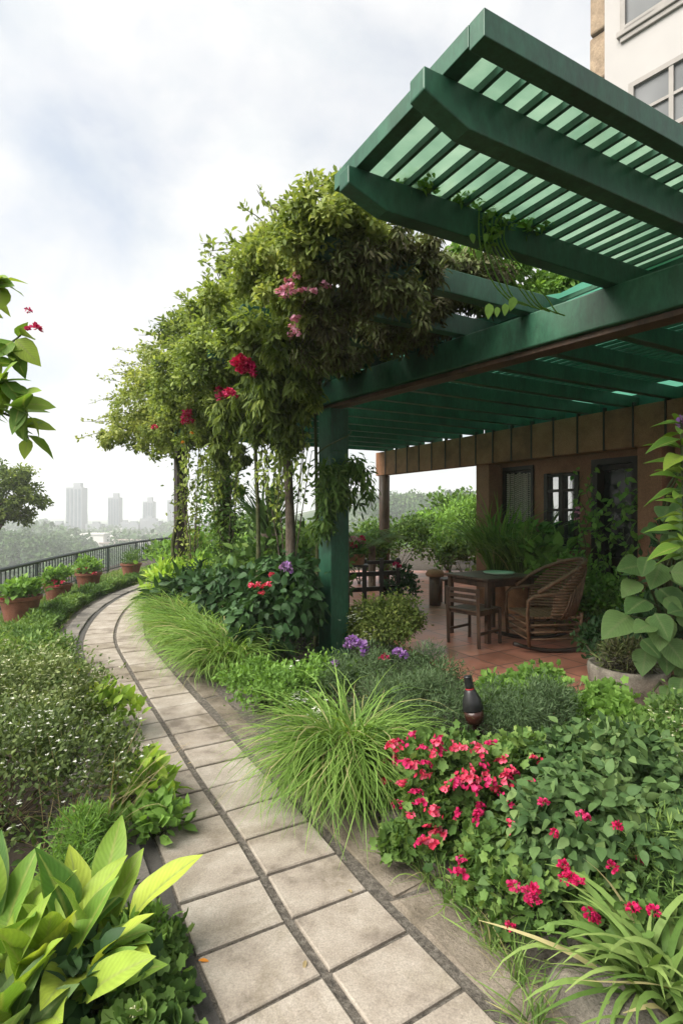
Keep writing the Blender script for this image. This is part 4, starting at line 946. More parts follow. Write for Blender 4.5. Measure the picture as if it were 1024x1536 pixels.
shrub('white_flower_shrub', 'low bright green shrub with white blooms beside the fountain grass', 'shrub', (-.42, 4.15, 0), [(0, 0, .2, .36, .34, .2), (.28, .25, .22, .3, .3, .22), (-.25, .3, .2, .3, .3, .2)], 6000, T_SMALL, .042, 'lf_bright', nclump=70, cs=.25, tb=.35,
      extra=lambda r, P, O: dots(r, np.concatenate([pp(448, 1046, 3.95) + rng.normal(size=(26, 3)) * .03, pp(480, 1070, 3.8) + rng.normal(size=(30, 3)) * .03, pp(440, 1003, 4.3) + rng.normal(size=(8, 3)) * .02]), 'fl_white', .018))
yl = [((-2.40, 8.6, 0), 'yellow-green broad shrub at the path bend below the dark post', .56, 1300, 'lf_lime', .19), ((-1.95, 9.2, 0), 'mid green shrub behind the mossy tree trunk', .7, 1100, 'lf_bright', .18), ((-2.9, 11.6, 0), 'rounded green shrub far along the path near the railing', .9, 1500, 'lf_bright', .14), ((-4.9, 15.2, 0), 'dark green shrub beside the railing behind the far pot', .55, 900, 'lf_mid', .12)]
for b, lab, R, n, m, sz in yl: shrub('leafy_shrub', lab, 'shrub', b, [(0, 0, R * .7, R, R * .8, R * .65), (R * .5, .2, R * .8, R * .5, R * .5, R * .5)], n, T_LONG if m == 'lf_lime' else T_OVAL, sz, m, nclump=34, up=.6)
def straps(name, label, base, n, L, tpl, m, lobes, **k): return shrub(name, label, 'shrub', base, lobes, n, tpl, L, m, **k)
straps('strap_leaf_shrub', 'dark shrub with long drooping strap leaves at the path bend', (-2.15, 8.1, 0), 2200, .24, T_LONG, 'lf_dark', [(0, 0, .36, .55, .45, .36), (.55, -.2, .36, .45, .4, .36)], nclump=40, up=.1, droop=.6, tb=.5, nup=.2)
straps('broadleaf_shrub', 'dark broad-leaved shrub between the grass edging and mossy trunk', (-1.22, 6.6, 0), 1700, .125, T_BROAD, 'lf_dark', [(0, 0, .45, .5, .4, .45), (.4, .3, .55, .45, .4, .5)], nclump=40, up=.0, droop=.6, tb=.55, nup=.3)
def redpurple(r, P, O):
    for x, y, c, k, s in ((428, 853, 'fl_purple', 'dome', .055), (405, 830, 'fl_coral', 'loose', .03)): pass
    flower(r, pp(428, 853, 5.25), 'fl_purple', 'dome', .055)
    for x, y in ((378, 880), (388, 877), (397, 880), (404, 877), (394, 891), (406, 863)): flower(r, pp(x, y, 5.2), 'fl_coral', 'loose', .04)
straps('broadleaf_shrub', 'dark heart-leaved shrub with red and purple flowers left of the green post', (-.52, 5.55, 0), 2100, .115, T_BROAD, 'lf_dark', [(0, 0, .45, .38, .36, .45), (.0, .2, .75, .34, .3, .38), (-.4, .05, .5, .34, .3, .42)], nclump=44, up=.0, droop=.7, tb=.6, nup=.3, extra=redpurple)
shrub('leafy_shrub', 'glossy green leafy shrub filling the bed between trunk and green post', 'shrub', (-1.0, 7.3, 0), [(0, 0, .6, .6, .5, .6), (.6, .3, .6, .5, .5, .55)], 1800, T_OVAL, .15, 'lf_mid', nclump=44, up=.3)
# cycad-like plant
def cycad():
    b = np.array((-1.0, 7.7, 0)); r = root('cycad', 'upright spiky palm-like plant with a shaggy brown base between the trunks', 'palm plant', b); mb = MB()
    mb.tube([b, b + (0, 0, .7), b + (0, 0, 1.3)], [.13, .13, .15], 12); mb.build('trunk', M['bark'], r)
    lv = LV(); n = 130; az = U(0, 6.28, n); blades(lv, np.tile(b + (0, 0, 1.25), (n, 1)) + rng.normal(size=(n, 3)) * .04, az, U(.5, 1.0, n), U(.035, .055, n), U(.9, 1.5, n), U(.2, 1.0, n), 6); lv.build('crown', M['palm'], r)
    lv = LV(); n = 160; az = U(0, 6.28, n); blades(lv, np.tile(b + (0, 0, 1.2), (n, 1)) + rng.normal(size=(n, 3)) * .06, az, U(.2, .45, n), U(.012, .02, n), U(-.3, .4, n), U(.8, 1.4, n), 4); lv.build('dead_leaf_skirt', M['lf_brown'], r)
cycad()
# boxwood right of the post, asters and grey shrubs
shrub('box_hedge', 'rounded dense bush with small leaves right of the green post', 'shrub', (.50, 6.0, 0), [(0, 0, .34, .36, .34, .34), (.12, .05, .4, .3, .3, .26), (-.2, 0, .3, .26, .26, .3)], 7500, T_SMALL, .045, 'lf_olive', nclump=80, cs=.25, droop=.5, tb=.35,
      extra=lambda r, P, O: dots(r, np.concatenate([pp(532, 928, 5.65) + rng.normal(size=(20, 3)) * .05, pp(548, 952, 5.6) + rng.normal(size=(12, 3)) * .05]), 'fl_white', .018))
def asters(r, P, O):
    for x, y, c, s in ((528, 962, 'fl_purple', .06), (540, 970, 'fl_purple', .055), (548, 980, 'fl_purple', .04), (521, 968, 'fl_purple', .04), (503, 996, 'fl_purple', .035), (598, 981, 'fl_purple', .045), (606, 984, 'fl_purple', .035), (577, 986, 'fl_red', .03), (571, 988, 'fl_red', .02)):
        p = pp(x, y, 4.22); o = flower(r, p, c, 'dome', s * .9)
        stems(r, (p[0] + U(-.03, .03), p[1] + .1, .25), [p], .004)
shrub('aster_bush', 'grey-green bush carrying purple asters in front of the post', 'flowering shrub', (.22, 4.35, 0), [(0, 0, .26, .36, .34, .26), (-.25, -.05, .2, .22, .26, .24), (.4, -.1, .28, .34, .36, .24)], 11000, T_NEEDLE, .05, 'lf_grey', nclump=90, cs=.24, extra=asters)
shrub('grey_shrub', 'fine-leaved grey-green mound left of the bottle-shaped lamp', 'shrub', (.62, 3.72, 0), [(0, 0, .26, .34, .32, .26), (-.28, .05, .2, .26, .3, .22)], 9000, T_NEEDLE, .046, 'lf_grey', nclump=80, cs=.24, tb=.4)
shrub('grey_shrub', 'fine-leaved grey-green mound right of the bottle-shaped lamp', 'shrub', (1.18, 3.5, 0), [(0, 0, .26, .34, .34, .26), (.2, .1, .28, .26, .28, .2)], 9500, T_NEEDLE, .046, 'lf_grey', nclump=80, cs=.24, tb=.35)
shrub('parsley_plant', 'bright curly-leaved plant behind the right grey-green mound', 'plant', (1.40, 3.98, 0), [(0, 0, .24, .26, .24, .24), (-.22, 0, .2, .2, .2, .2)], 2600, T_LOBE, .055, 'lf_bright', nclump=50, cs=.25, tb=.5)
shrub('parsley_plant', 'bright curly-leaved plant in front of the stone bowl', 'plant', (1.72, 3.48, 0), [(0, 0, .24, .24, .24, .24), (.1, -.15, .18, .2, .2, .18)], 2600, T_LOBE, .055, 'lf_bright', nclump=50, cs=.25, tb=.5)
# geraniums
def gflow(n, cols, r0, kind='loose'):
    def f(r, P, O):
        for p in top_pts(P, O, n, .75): flower(r, p + np.array((0, -.015, .02)), cols[int(rng.integers(0, len(cols)))], kind, r0 * U(.8, 1.2))
    return f
GP = [(70,305),(50,312),(40,355),(38,430),(95,435),(80,505),(130,275),(165,315),(205,295),(215,290),(185,410),(245,450),(290,415),(300,320),(340,310),(350,330),(365,375),(368,398),(335,455),(405,455),(425,355),(445,410),(470,400),(500,430),(440,500),(195,520),(205,535),(345,520),(335,545),(195,590),(180,630),(290,690),(285,730),(310,415),(215,325),(195,335),(460,430),(455,390),(430,415),(270,435),(410,465),(85,300),(535,350)]
def gerflow(r, P, O):
    for x, y in GP + [(U(40, 480), U(300, 640)) for _ in range(22)]: flower(r, at_px(P, 560 + x / 2.207, 980 + y / 2.207), ('fl_red', 'fl_coral')[int(rng.integers(0, 2))], 'loose', .032)
shrub('geranium_bush', 'bushy geranium covered in coral red flower clusters beside the fountain grass', 'flowering shrub', (.52, 2.72, 0), [(0, 0, .24, .34, .30, .22), (-.16, .2, .2, .26, .26, .2), (.26, .0, .26, .28, .28, .2), (-.05, -.18, .16, .26, .2, .18), (-.12, -.30, .10, .2, .16, .14), (.12, -.38, .10, .2, .16, .14)], 6800, T_LOBE, .042, 'lf_mid', nclump=90, cs=.24, tb=.52, extra=gerflow)
def rfl(r, P, O):
    for x, y, c in ((880, 1228, 'fl_red'), (872, 1222, 'fl_red'), (855, 1315, 'fl_magenta'), (848, 1318, 'fl_magenta'), (868, 1325, 'fl_magenta'), (917, 1300, 'fl_magenta'), (795, 1345, 'fl_red'), (790, 1338, 'fl_red'), (798, 1352, 'fl_red'), (800, 1336, 'fl_magenta'), (883, 1370, 'fl_magenta'), (893, 1378, 'fl_magenta'), (764, 1390, 'fl_magenta'), (980, 1368, 'fl_magenta'), (950, 1362, 'fl_magenta'), (845, 1300, 'fl_magenta'), (770, 1330, 'fl_red'), (830, 1250, 'fl_magenta'), (925, 1240, 'fl_magenta'), (960, 1290, 'fl_magenta'), (815, 1205, 'fl_red')):
        flower(r, at_px(np.concatenate([P, PL]), x, y, .05), c, 'dome', .019)
_, PL, _ = shrub('low_shrub', 'trailing light-leaved plant at the foot of the leafy red-flowered bush', 'shrub', (.66, 2.08, 0), [(0, 0, .12, .2, .2, .16), (.3, -.08, .12, .26, .2, .16)], 1500, T_LOBE, .04, 'lf_mid', nclump=40, cs=.28)
shrub('rose_bush', 'tall leafy bush with a few deep red blooms at the right', 'flowering shrub', (1.02, 2.3, 0), [(0, 0, .27, .36, .34, .27), (.2, .25, .34, .36, .3, .26), (-.22, -.12, .15, .26, .24, .18), (.45, -.1, .25, .3, .3, .26)], 4400, T_BROAD, .056, 'lf_rose', nclump=110, cs=.26, up=.1, droop=.3, tb=.48, extra=rfl)
shrub('parsley_plant', 'fluffy light green herb at the right edge above the strap leaves', 'plant', (1.3, 2.1, 0), [(0, 0, .22, .24, .24, .2)], 2600, T_NEEDLE, .05, 'lf_mid', nclump=40, cs=.25, tb=.6)
shrub('white_flower_shrub', 'cream flowered shrub at the right edge below the stone bowl', 'shrub', (1.72, 2.9, 0), [(0, 0, .26, .3, .3, .24), (.3, .15, .28, .3, .3, .26)], 4500, T_SMALL, .045, 'lf_mid', nclump=50, tb=.5, extra=lambda r, P, O: (dots(r, top_pts(P, O, 240, .3) + np.array((0, 0, .01)), 'fl_cream', .014), flower(r, pp(981, 1156, 2.6), 'fl_purple', 'dome', .02)))
grass('lily_clump', 'clump of broad arching bright green straps in the bottom right corner', 'plant', (1.02, 1.74, 0), 150, .54, .027, 'grass_a', .10, (.8, 1.45), (1.1, 2.3), nseg=9)
tl = ['small kerbside grass tuft, the farthest, beside the fountain grass', 'second small grass tuft from the back at the right kerb', 'small grass tuft leaning from the kerb below the geranium', 'middle small grass tuft in the right kerb joint', 'small grass tuft in the kerb below the red blooms', 'nearest small grass tuft in the right kerb joint', 'thin grass tuft in the paving gap at the bottom edge']
for k, (x, y) in enumerate(((608, 1292), (640, 1325), (672, 1352), (712, 1390), (738, 1430), (775, 1478), (800, 1545))):
    grass('grass_tuft', tl[k], 'grass tuft', gp(x, y), 46, .23, .006, 'grass_a', .03, (.5, 1.5), (.4, 1.6), 'small grass tufts along the right kerb')
# edging stones
for k, (x, y, w) in enumerate(((590, 1262, .22), (650, 1322, .2), (700, 1362, .2), (762, 1412, .22), (815, 1440, .2), (900, 1560, .3), (440, 1110, .3), (360, 1060, .3))):
    c = gp(x, y) + np.array((.06, .05, .0)); mb = MB(); n = 10; th = np.arange(n) * .628; s_ = U(.85, 1.15, (4, n))
    prof = ((1, -.03), (1.02, .05), (.85, .10), (.4, .115)); ax = math.atan2(-1.0, .75)
    v = []
    for i, (q, z) in enumerate(prof):
        for j in range(n):
            lx, ly = w * .75 * q * s_[i, j] * math.cos(th[j]), w * .42 * q * s_[i, j] * math.sin(th[j]); v.append((c[0] + lx * math.cos(ax) - ly * math.sin(ax), c[1] + lx * math.sin(ax) + ly * math.cos(ax), z * U(.85, 1.15)))
    mb.add(v, [(i * n + j, i * n + (j + 1) % n, (i + 1) * n + (j + 1) % n, (i + 1) * n + j) for i in range(3) for j in range(n)] + [tuple(3 * n + j for j in range(n))])
    o = mb.build('edging_stone', M['rock'], smooth=True, at=c); sb = o.modifiers.new('s', 'SUBSURF'); sb.levels = 2; sb.render_levels = 2
    tag(o, ['rough edging stone at the foot of the fountain grass', 'rough edging stone below the left side of the geranium', 'rough edging stone below the middle of the geranium', 'rough edging stone left of the trailing plant', 'rough edging stone under the red-flowered bush', 'rough edging stone in the bottom right corner', 'edging stone below the white blooms by the path', 'edging stone at the near end of the grass edging'][k], 'stone', 'rough stones edging the right bed')

# stone bowl and large-leaved plant
c = np.array((2.30, 4.42, .004)); r = root('stone_bowl', 'weathered grey stone bowl planter on the terrace at right', 'planter', c)
mb = MB(); mb.lathe(c, [(0, 0), (.15, 0), (.22, .08), (.285, .22), (.30, .33), (.295, .37), (.265, .37), (.255, .32), (0, .30)], 36, wob=.012); o = mb.build('bowl', M['stone_bowl'], r, smooth=True)
mb = MB(); mb.lathe(c + (0, 0, .30), [(.262, .0), (.2, .02), (0, .03)], 20); mb.build('soil', M['soil'], r)
shrub('bowl_plant', 'dry tangled undergrowth growing in the stone bowl', 'plant', (2.30, 4.42, .33), [(0, 0, .08, .22, .22, .14)], 900, T_NEEDLE, .09, 'lf_brown', nclump=20, nst=8, stem='dry_stem')
def bigleaf():
    b = np.array((2.62, 4.45, 0)); r = root('large_leaf_plant', 'tall plant with big rounded pale green leaves beside the right edge', 'plant', b); lv = LV(); mb = MB()
    spots = [(U(945, 1060), U(760, 1040), U(.14, .22), U(-.8, .6), U(-.7, .4)) for _ in range(16)] + [(1012, 700, .2, -.4, .3), (1034, 735, .24, .3, .2), (998, 765, .22, -.5, -.2), (1038, 690, .22, .2, .5), (985, 792, .2, -.7, .1), (1022, 780, .22, -.1, -.4), (1030, 830, .24, .3, -.3), (925, 935, .30, -1, -.35), (950, 848, .27, -1, .1), (985, 860, .24, -.5, -.5), (1005, 810, .24, .2, .3), (990, 945, .26, -.3, -.7), (965, 990, .22, -.5, -.7), (1010, 900, .26, .3, -.4), (1015, 980, .24, .3, -.6), (1020, 760, .22, .2, .4), (955, 905, .25, -.8, -.1), (1000, 1040, .15, -.4, -.3), (985, 1055, .14, .3, -.6), (1035, 860, .25, .5, 0), (1040, 930, .25, .5, -.3), (1030, 1010, .2, .3, -.5), (975, 800, .18, -.6, .4), (1018, 700, .2, -.2, .7), (945, 880, .2, -.9, -.4), (1000, 990, .2, -.2, -.8), (1045, 800, .25, .4, .3)]
    for x, y, L, dx, dz in spots:
        D = 3.95 + U(-.2, .25); q = pp(x, y, D); d = nrm(np.array((dx, -.55, dz))); q = q - d * L * .5
        zs = np.clip(q[2] - .35, .1, 1.5); st = np.array((b[0] + U(-.05, .05), b[1], zs)); mb.tube([st, (st + q) / 2 + (0, 0, .1), q], [.012, .01, .006], 6)
        lv.put(T_BIG, q[None], d[None], np.array([(-.35 + U(-.3, .3), -.75, .65)]), L, U(.2, .9))
    mb.tube([b, b + (.02, 0, .7), b + (0, .03, 1.4), b + (.03, 0, 1.75)], [.03, .026, .02, .012], 8)
    mb.build('stem', M['stem'], r, smooth=True); lv.build('foliage', M['bigleaf'], r)
bigleaf()
def tallstem():
    b = np.array((2.06, 3.28, 0)); r = root('tall_flower', 'tall stem of pointed yellow-green leaves with a lilac bloom at the right edge', 'plant', b); mb = MB(); lv = LV()
    mb.tube([b, b + (.02, 0, 1.), b + (-.02, 0, 1.6), b + (-.04, 0, 2.16)], [.012, .011, .01, .006], 7)
    for i in range(46):
        z = 1.32 + .86 * i / 46; a = i * 2.4; d = nrm(np.array((math.cos(a), math.sin(a), U(-.2, .5)))); lv.put(T_LANCE, (b + np.array((-.03, 0, z)))[None], d[None], np.array([(0, -.4, 1.)]), .21 * U(.7, 1.1), U(.1, .6))
    mb.build('stem', M['stem'], r, smooth=True); lv.build('foliage', M['hosta'], r); flower(r, b + np.array((-.035, -.03, 2.12)), 'fl_purple', 'dome', .05)
tallstem()
shrub('undergrowth_shrub', 'dark undergrowth shrub behind the big rounded leaves', 'shrub', (3.0, 4.7, 0), [(0, 0, .5, .5, .4, .5), (.2, .1, 1.1, .5, .4, .5)], 3200, T_OVAL, .09, 'lf_dark', nclump=60)

# plants along the house wall
def wplant(label, s, o, hgt_, n, L, w, m, pot=None, name='tall_grass'):
    p = hp(s, o, 0)
    if pot:
        r = potted(label, p, .24, .19, .58, pot, None)
        az = U(0, 6.28, n); lv = LV(); rr = U(0, .14, n); roots = np.stack([p[0] + rr * np.cos(az), p[1] + rr * np.sin(az), np.full(n, .54)], 1)
        blades(lv, roots, az, L * U(.6, 1.1, n), w * U(.7, 1.3, n), U(1.1, 1.5, n), U(.5, 1.9, n), 7); lv.build('foliage', M[m], r); return r
wplant('tall arching grass in a clay pot below the bead curtain', 4.0, .15, 0, 300, 1.45, .030, 'grass_b', 'clay_panel')
wplant('second pot of upright grass by the rattan armchair wall', 4.55, .2, 0, 190, 1.2, .026, 'grass_a', 'clay_panel')
shrub('broadleaf_plant', 'large-leaved green plant below the window', 'plant', hp(5.0, .1, 0), [(0, 0, .75, .38, .34, .42), (-.1, .2, 1.1, .3, .3, .3)], 300, T_BROAD, .22, 'lf_bright', nclump=30, up=.4, tb=.5)
def wallvine():
    b = hp(6.0, 0, 0); r = root('wall_vine', 'straggling vine climbing the wall beside the doorway', 'climbing plant', b); mb = MB(); lv = LV()
    for i in range(14):
        s = 5.45 + U(0, .95); pts = [hp(s, -.1 + U(0, .2), 0)]
        for z in np.linspace(.3, U(1.5, 2.35), 7): pts.append(hp(s + U(-.14, .14) - .03 * z, -.12 + U(-.05, .18), z))
        q = catmull(np.array([pts[0]] + pts + [pts[-1]]), 6); mb.tube(q, np.linspace(.008, .003, len(q)), 5)
        k = rng.integers(4, len(q), 34); A = rng.normal(size=(34, 3)) + np.array((-.3, -.5, -.4)); lv.put(T_OVAL, q[k], A, rng.normal(size=(34, 3)) * .5 + np.array((-.5, -.5, .5)), U(.06, .15, 34), U(.1, .9, 34))
    mb.build('stem', M['stem'], r, smooth=True); lv.build('foliage', M['lf_bright'], r)
    for z in (1.5, 1.58, 1.65): flower(r, hp(5.55, .15, z), 'fl_pink', 'loose', .04)
wallvine()
shrub('wall_shrub', 'loose green shrub at the wall foot behind the rattan armchair', 'shrub', hp(6.0, .35, 0), [(0, 0, .35, .45, .4, .38), (.25, -.4, .3, .4, .35, .3), (-.2, .3, .6, .35, .3, .4)], 4200, T_OVAL, .07, 'lf_bright', nclump=60, tb=.4)
shrub('wall_shrub', 'low dark shrub at the terrace edge next to the stone bowl', 'shrub', (2.75, 5.3, 0), [(0, 0, .3, .4, .4, .3)], 2200, T_OVAL, .07, 'lf_dark', nclump=40)
# garden behind the porch
shrub('rose_plant', 'red rose on a leafy plant near the brown corner post', 'flowering shrub', (.95, 8.9, 0), [(0, 0, .3, .3, .25, .3), (.05, 0, .55, .16, .16, .22)], 700, T_OVAL, .08, 'lf_dark', nclump=24, extra=lambda r, P, O: [flower(r, pp(594, 847, 8.75), 'fl_red', 'dome', .06), flower(r, pp(598, 850, 8.7), 'fl_red', 'dome', .045)])
bk = [((1.3, 13.6, 0), 'leafy green bush outside the porch beside the corner post', 1.0, 4200, 'lf_mid', .10), ((2.9, 15.0, 0), 'tall yellow-green bush outside the porch left of the pillar', 1.2, 6000, 'lf_bright', .10), ((3.0, 13.2, 0), 'dark low bush behind the garden bench', .7, 2000, 'lf_mid', .13), ((.4, 12.2, 0), 'bush with fine leaves behind the plant stand', .7, 2000, 'lf_mid', .12), ((-1.1, 13.0, 0), 'round bush far behind the bare tree trunk', .85, 2000, 'lf_mid', .14), ((4.3, 17.5, 0), 'large dark green bush farthest behind the porch', 1.5, 3000, 'lf_mid', .2), ((-3.0, 17.0, 0), 'dark bush far behind the mossy trunk by the railing', 1.0, 1800, 'lf_mid', .16)]
for b, lab, R, n, m, sz in bk: shrub('garden_bush', lab, 'bush', b, [(0, 0, R * .7, R, R * .8, R * .7), (R * .4, .1, R * 1.05, R * .6, R * .5, R * .5), (-R * .5, 0, R * .85, R * .55, R * .5, R * .5)], n, T_OVAL, sz, m, nclump=60, up=.5)
def fan():
    b = np.array((.62, 11.2, 0)); r = root('palm', 'small fan palm behind the wooden fence near the corner post', 'palm', b); mb = MB(); mb.tube([b, b + (0, 0, .9)], [.08, .07], 10); mb.build('trunk', M['bark'], r)
    lv = LV()
    for i in range(13):
        az = i * 2.4; e = U(.2, 1.2); L = U(.7, 1.1); t = np.linspace(.15, 1, 22); a = e - 1.1 * t ** 1.5; x = np.cumsum(np.cos(a)) * L / 22; z = np.cumsum(np.sin(a)) * L / 22
        P = b + np.stack([x * math.cos(az), x * math.sin(az), .9 + z], 1); d = np.gradient(P, axis=0)
        for sg in (-1, 1):
            sd = sg * np.array((-math.sin(az), math.cos(az), 0)); lv.put(T_NEEDLE, P, nrm(d) * .5 + sd + np.array((0, 0, -.25)), np.tile((0., 0, 1), (22, 1)), .32 * np.sin(np.linspace(.5, 2.9, 22)), U(.2, .9, 22))
    lv.build('crown', M['palm'], r)
fan()

# ------------------------------------------------------------------ climbers on the pergola
def LB(*q): return [(*pp(x, y, Y), r * Y / F, 1.05 * r * Y / F, .92 * r * Y / F) for x, y, Y, r in q]
def climber(label, base, trunk, lobes, n, tpl, size, m, name='climbing_vine', bark='moss_bark', r0=.05, tb=.45, cs=.2, nclump=80, up=.1, droop=.3, cat='climbing plant', nl=10, shell=(.5, 1.0), sprays=(), L=.5, sn=24, sl=.07):
    base = np.array(base, float); r = root(name, label, cat, base); mb = MB()
    t = np.array(trunk, float); tt = catmull(np.concatenate([t[:1] * 2 - t[1:2], t, t[-1:] * 2 - t[-2:-1]]), 8); mb.tube(tt, np.linspace(r0, r0 * .6, len(tt)), 9)
    for i in range(nl):
        l = lobes[i % len(lobes)]; e = np.array(l[:3]) + rand_dir(1, -.5)[0] * np.array(l[3:6]) * .6; mid = (tt[-1] + e) / 2 + rng.normal(size=3) * .1; mb.tube([tt[-1], mid, e], [r0 * .5, r0 * .3, r0 * .1], 6)
    P, O, T = cloud([(np.array(l[:3]), *l[3:]) for l in lobes], n, nclump, cs, shell, up=-.8); lv = LV(); leaves(lv, P, O, T, tpl, size, up, droop, .7, tb=tb)
    for s, d in sprays:
        s = np.array(s, float); d = nrm(np.array(d, float)); l = L * U(.6, 1.2); t = np.linspace(0, 1, 8)[:, None]; cen = np.array(lobes[0][:3])
        q = s + d * l * t - np.array((0, 0, .2 * l)) * t ** 2 + np.sin(t * 5) * .02; mb.tube(q, np.linspace(.006, .002, 8), 5)
        k = U(0, 1, sn); Q = s + d * l * k[:, None] - np.array((0, 0, .2 * l)) * k[:, None] ** 2 + rng.normal(size=(sn, 3)) * .02
        lv.put(T_OVAL, Q, rng.normal(size=(sn, 3)) * .8 + d, rng.normal(size=(sn, 3)) + np.array((0, 0, .6)), sl * U(.6, 1.2, sn), U(.35, .95, sn))
    mb.build('trunk', M[bark], r, smooth=True); lv.build('foliage', M[m], r)
    return r, P, O
TL = lambda k0, k1, r: [(*(tip(k) + cD * U(.0, .25)), 3.06 + U(0, .12), r, r, r * .8) for k in range(k0, k1)]
def SP(Y, dz, *xy): return [(pp(x, y, Y), (U(-1, -.2), U(-.2, .2), U(*dz))) for x, y in xy]
# far left, feathery olive
r1, P1, O1 = climber('feathery yellow-green climber spreading from the far end of the pergola', (-2.68, 9.33, 0), [(-2.68, 9.33, 0), (-2.86, 9.34, 1.0), (-2.70, 9.33, 1.9), (-2.85, 9.2, 2.8)],
    LB((190, 640, 8.6, 42), (228, 600, 8.4, 52), (255, 560, 8.2, 50), (268, 525, 7.8, 36), (215, 655, 8.6, 34), (265, 640, 8.2, 46), (165, 655, 8.7, 22), (240, 665, 8.2, 30), (205, 575, 8.6, 26)) + TL(10, 16, .42), 19000, T_SMALL, .07, 'lf_olive', tb=.6, nclump=230, r0=.04,
    sprays=SP(8.3, (-.1, .6), (215, 590), (205, 610), (235, 550), (250, 520), (225, 560), (195, 620), (230, 540), (180, 640), (200, 585), (165, 650), (215, 560)), L=.7, sn=34, sl=.055)
r2, P2, O2 = climber('leafy bright climber with deep pink bougainvillea clusters above the mossy trunk', (-1.72, 7.95, 0), [(-1.72, 7.95, 0), (-1.66, 7.95, 1.2), (-1.7, 7.9, 2.6)],
    LB((300, 500, 6.8, 56), (330, 455, 6.0, 50), (308, 560, 6.6, 56), (350, 520, 5.6, 56), (378, 425, 5.2, 50), (400, 490, 4.8, 56), (300, 620, 6.8, 46), (345, 600, 6.0, 52), (362, 405, 5.4, 32), (325, 655, 6.8, 34), (360, 560, 5.4, 48), (380, 540, 5.0, 40), (335, 610, 6.2, 40), (338, 700, 7.7, 30), (340, 738, 7.85, 24), (336, 775, 7.9, 18), (300, 660, 7.2, 34)) + TL(4, 10, .42), 42000, T_OVAL, .055, 'lf_vine', tb=.55, nclump=240, r0=.125,
    sprays=SP(5.2, (.3, 1.2), (345, 410), (368, 390), (385, 375)) + SP(4.6, (.2, 1.3), (400, 350), (385, 380), (410, 340)) + SP(6.4, (-.1, .9), (270, 500), (275, 520), (262, 510)) + SP(6.0, (.3, 1.2), (300, 465), (318, 440), (285, 490), (330, 425)) + [(pp(U(262, 365), U(640, 690), U(6.2, 7.5)), (U(-.15, .15), 0, -1)) for _ in range(16)], L=.5, sn=24, sl=.07)
r3, P3, O3 = climber('yellowish green climber with pale pink flowers near the post top', (-.62, 6.5, 0), [(-.62, 6.5, 0), (-.60, 6.5, 1.3), (-.66, 6.4, 2.75)],
    LB((440, 375, 3.05, 46), (480, 335, 3.1, 42), (510, 312, 3.2, 26), (430, 440, 3.4, 48), (465, 455, 3.3, 38), (405, 390, 3.7, 42), (398, 355, 4.2, 26), (530, 345, 3.3, 30)) + TL(2, 4, .3) + LB((540, 345, 3.15, 30), (470, 395, 3.2, 44), (450, 420, 3.6, 44)), 26000, T_OVAL, .041, 'lf_olive', bark='bark', r0=.075, tb=.5, nclump=190,
    sprays=SP(3.4, (.5, 1.4), (420, 340), (440, 325), (470, 300), (495, 295), (405, 360), (430, 330), (455, 310), (485, 292), (510, 290), (415, 400)), L=.17, sn=18, sl=.042)
for x, y in ((418, 440), (428, 434), (440, 440), (452, 437), (430, 424), (441, 415), (460, 436), (480, 434), (486, 430), (446, 478), (440, 492), (436, 504), (444, 500), (470, 438), (424, 446), (436, 432)): flower(r3, at_px(np.concatenate([P3, P2]), x, y, .12), 'fl_pink', 'loose', .033)
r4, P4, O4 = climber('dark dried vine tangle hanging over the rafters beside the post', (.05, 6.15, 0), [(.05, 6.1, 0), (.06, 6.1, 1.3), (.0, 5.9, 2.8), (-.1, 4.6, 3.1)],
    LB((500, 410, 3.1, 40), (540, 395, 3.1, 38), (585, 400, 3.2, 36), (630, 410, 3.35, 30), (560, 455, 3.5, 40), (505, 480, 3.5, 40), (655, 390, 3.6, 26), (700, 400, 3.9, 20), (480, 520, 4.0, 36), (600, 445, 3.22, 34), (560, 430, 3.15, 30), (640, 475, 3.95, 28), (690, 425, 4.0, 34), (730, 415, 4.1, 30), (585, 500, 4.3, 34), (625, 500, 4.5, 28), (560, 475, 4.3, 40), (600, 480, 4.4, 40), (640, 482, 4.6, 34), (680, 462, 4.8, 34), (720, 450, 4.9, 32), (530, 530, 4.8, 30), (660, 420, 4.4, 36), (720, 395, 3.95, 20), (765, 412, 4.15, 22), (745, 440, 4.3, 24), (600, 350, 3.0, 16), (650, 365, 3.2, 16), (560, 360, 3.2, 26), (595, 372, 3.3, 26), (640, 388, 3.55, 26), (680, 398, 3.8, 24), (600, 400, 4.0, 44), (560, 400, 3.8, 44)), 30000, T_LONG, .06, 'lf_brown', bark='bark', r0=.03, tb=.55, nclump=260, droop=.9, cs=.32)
r7, P7, O7 = climber('dense dark green creeper filling the space between rafters and main beam', (-.3, 6.4, 0), [(-.3, 6.4, 0), (-.28, 6.4, 1.3), (-.3, 6.2, 2.9)],
    LB((600, 420, 4.5, 46), (650, 430, 4.7, 44), (560, 440, 4.6, 46), (700, 425, 4.9, 36), (520, 480, 5.0, 42), (500, 530, 5.3, 36), (545, 520, 5.4, 36), (600, 480, 5.0, 36), (650, 470, 5.0, 34), (520, 380, 3.9, 46), (560, 380, 4.2, 40)), 12000, T_OVAL, .075, 'lf_vine', r0=.03, tb=.35, nclump=140, droop=.4)
HANG = [(pp(U(385, 465), U(630, 680), U(5.0, 5.6)), (U(-.15, .15), 0, -1)) for _ in range(14)]
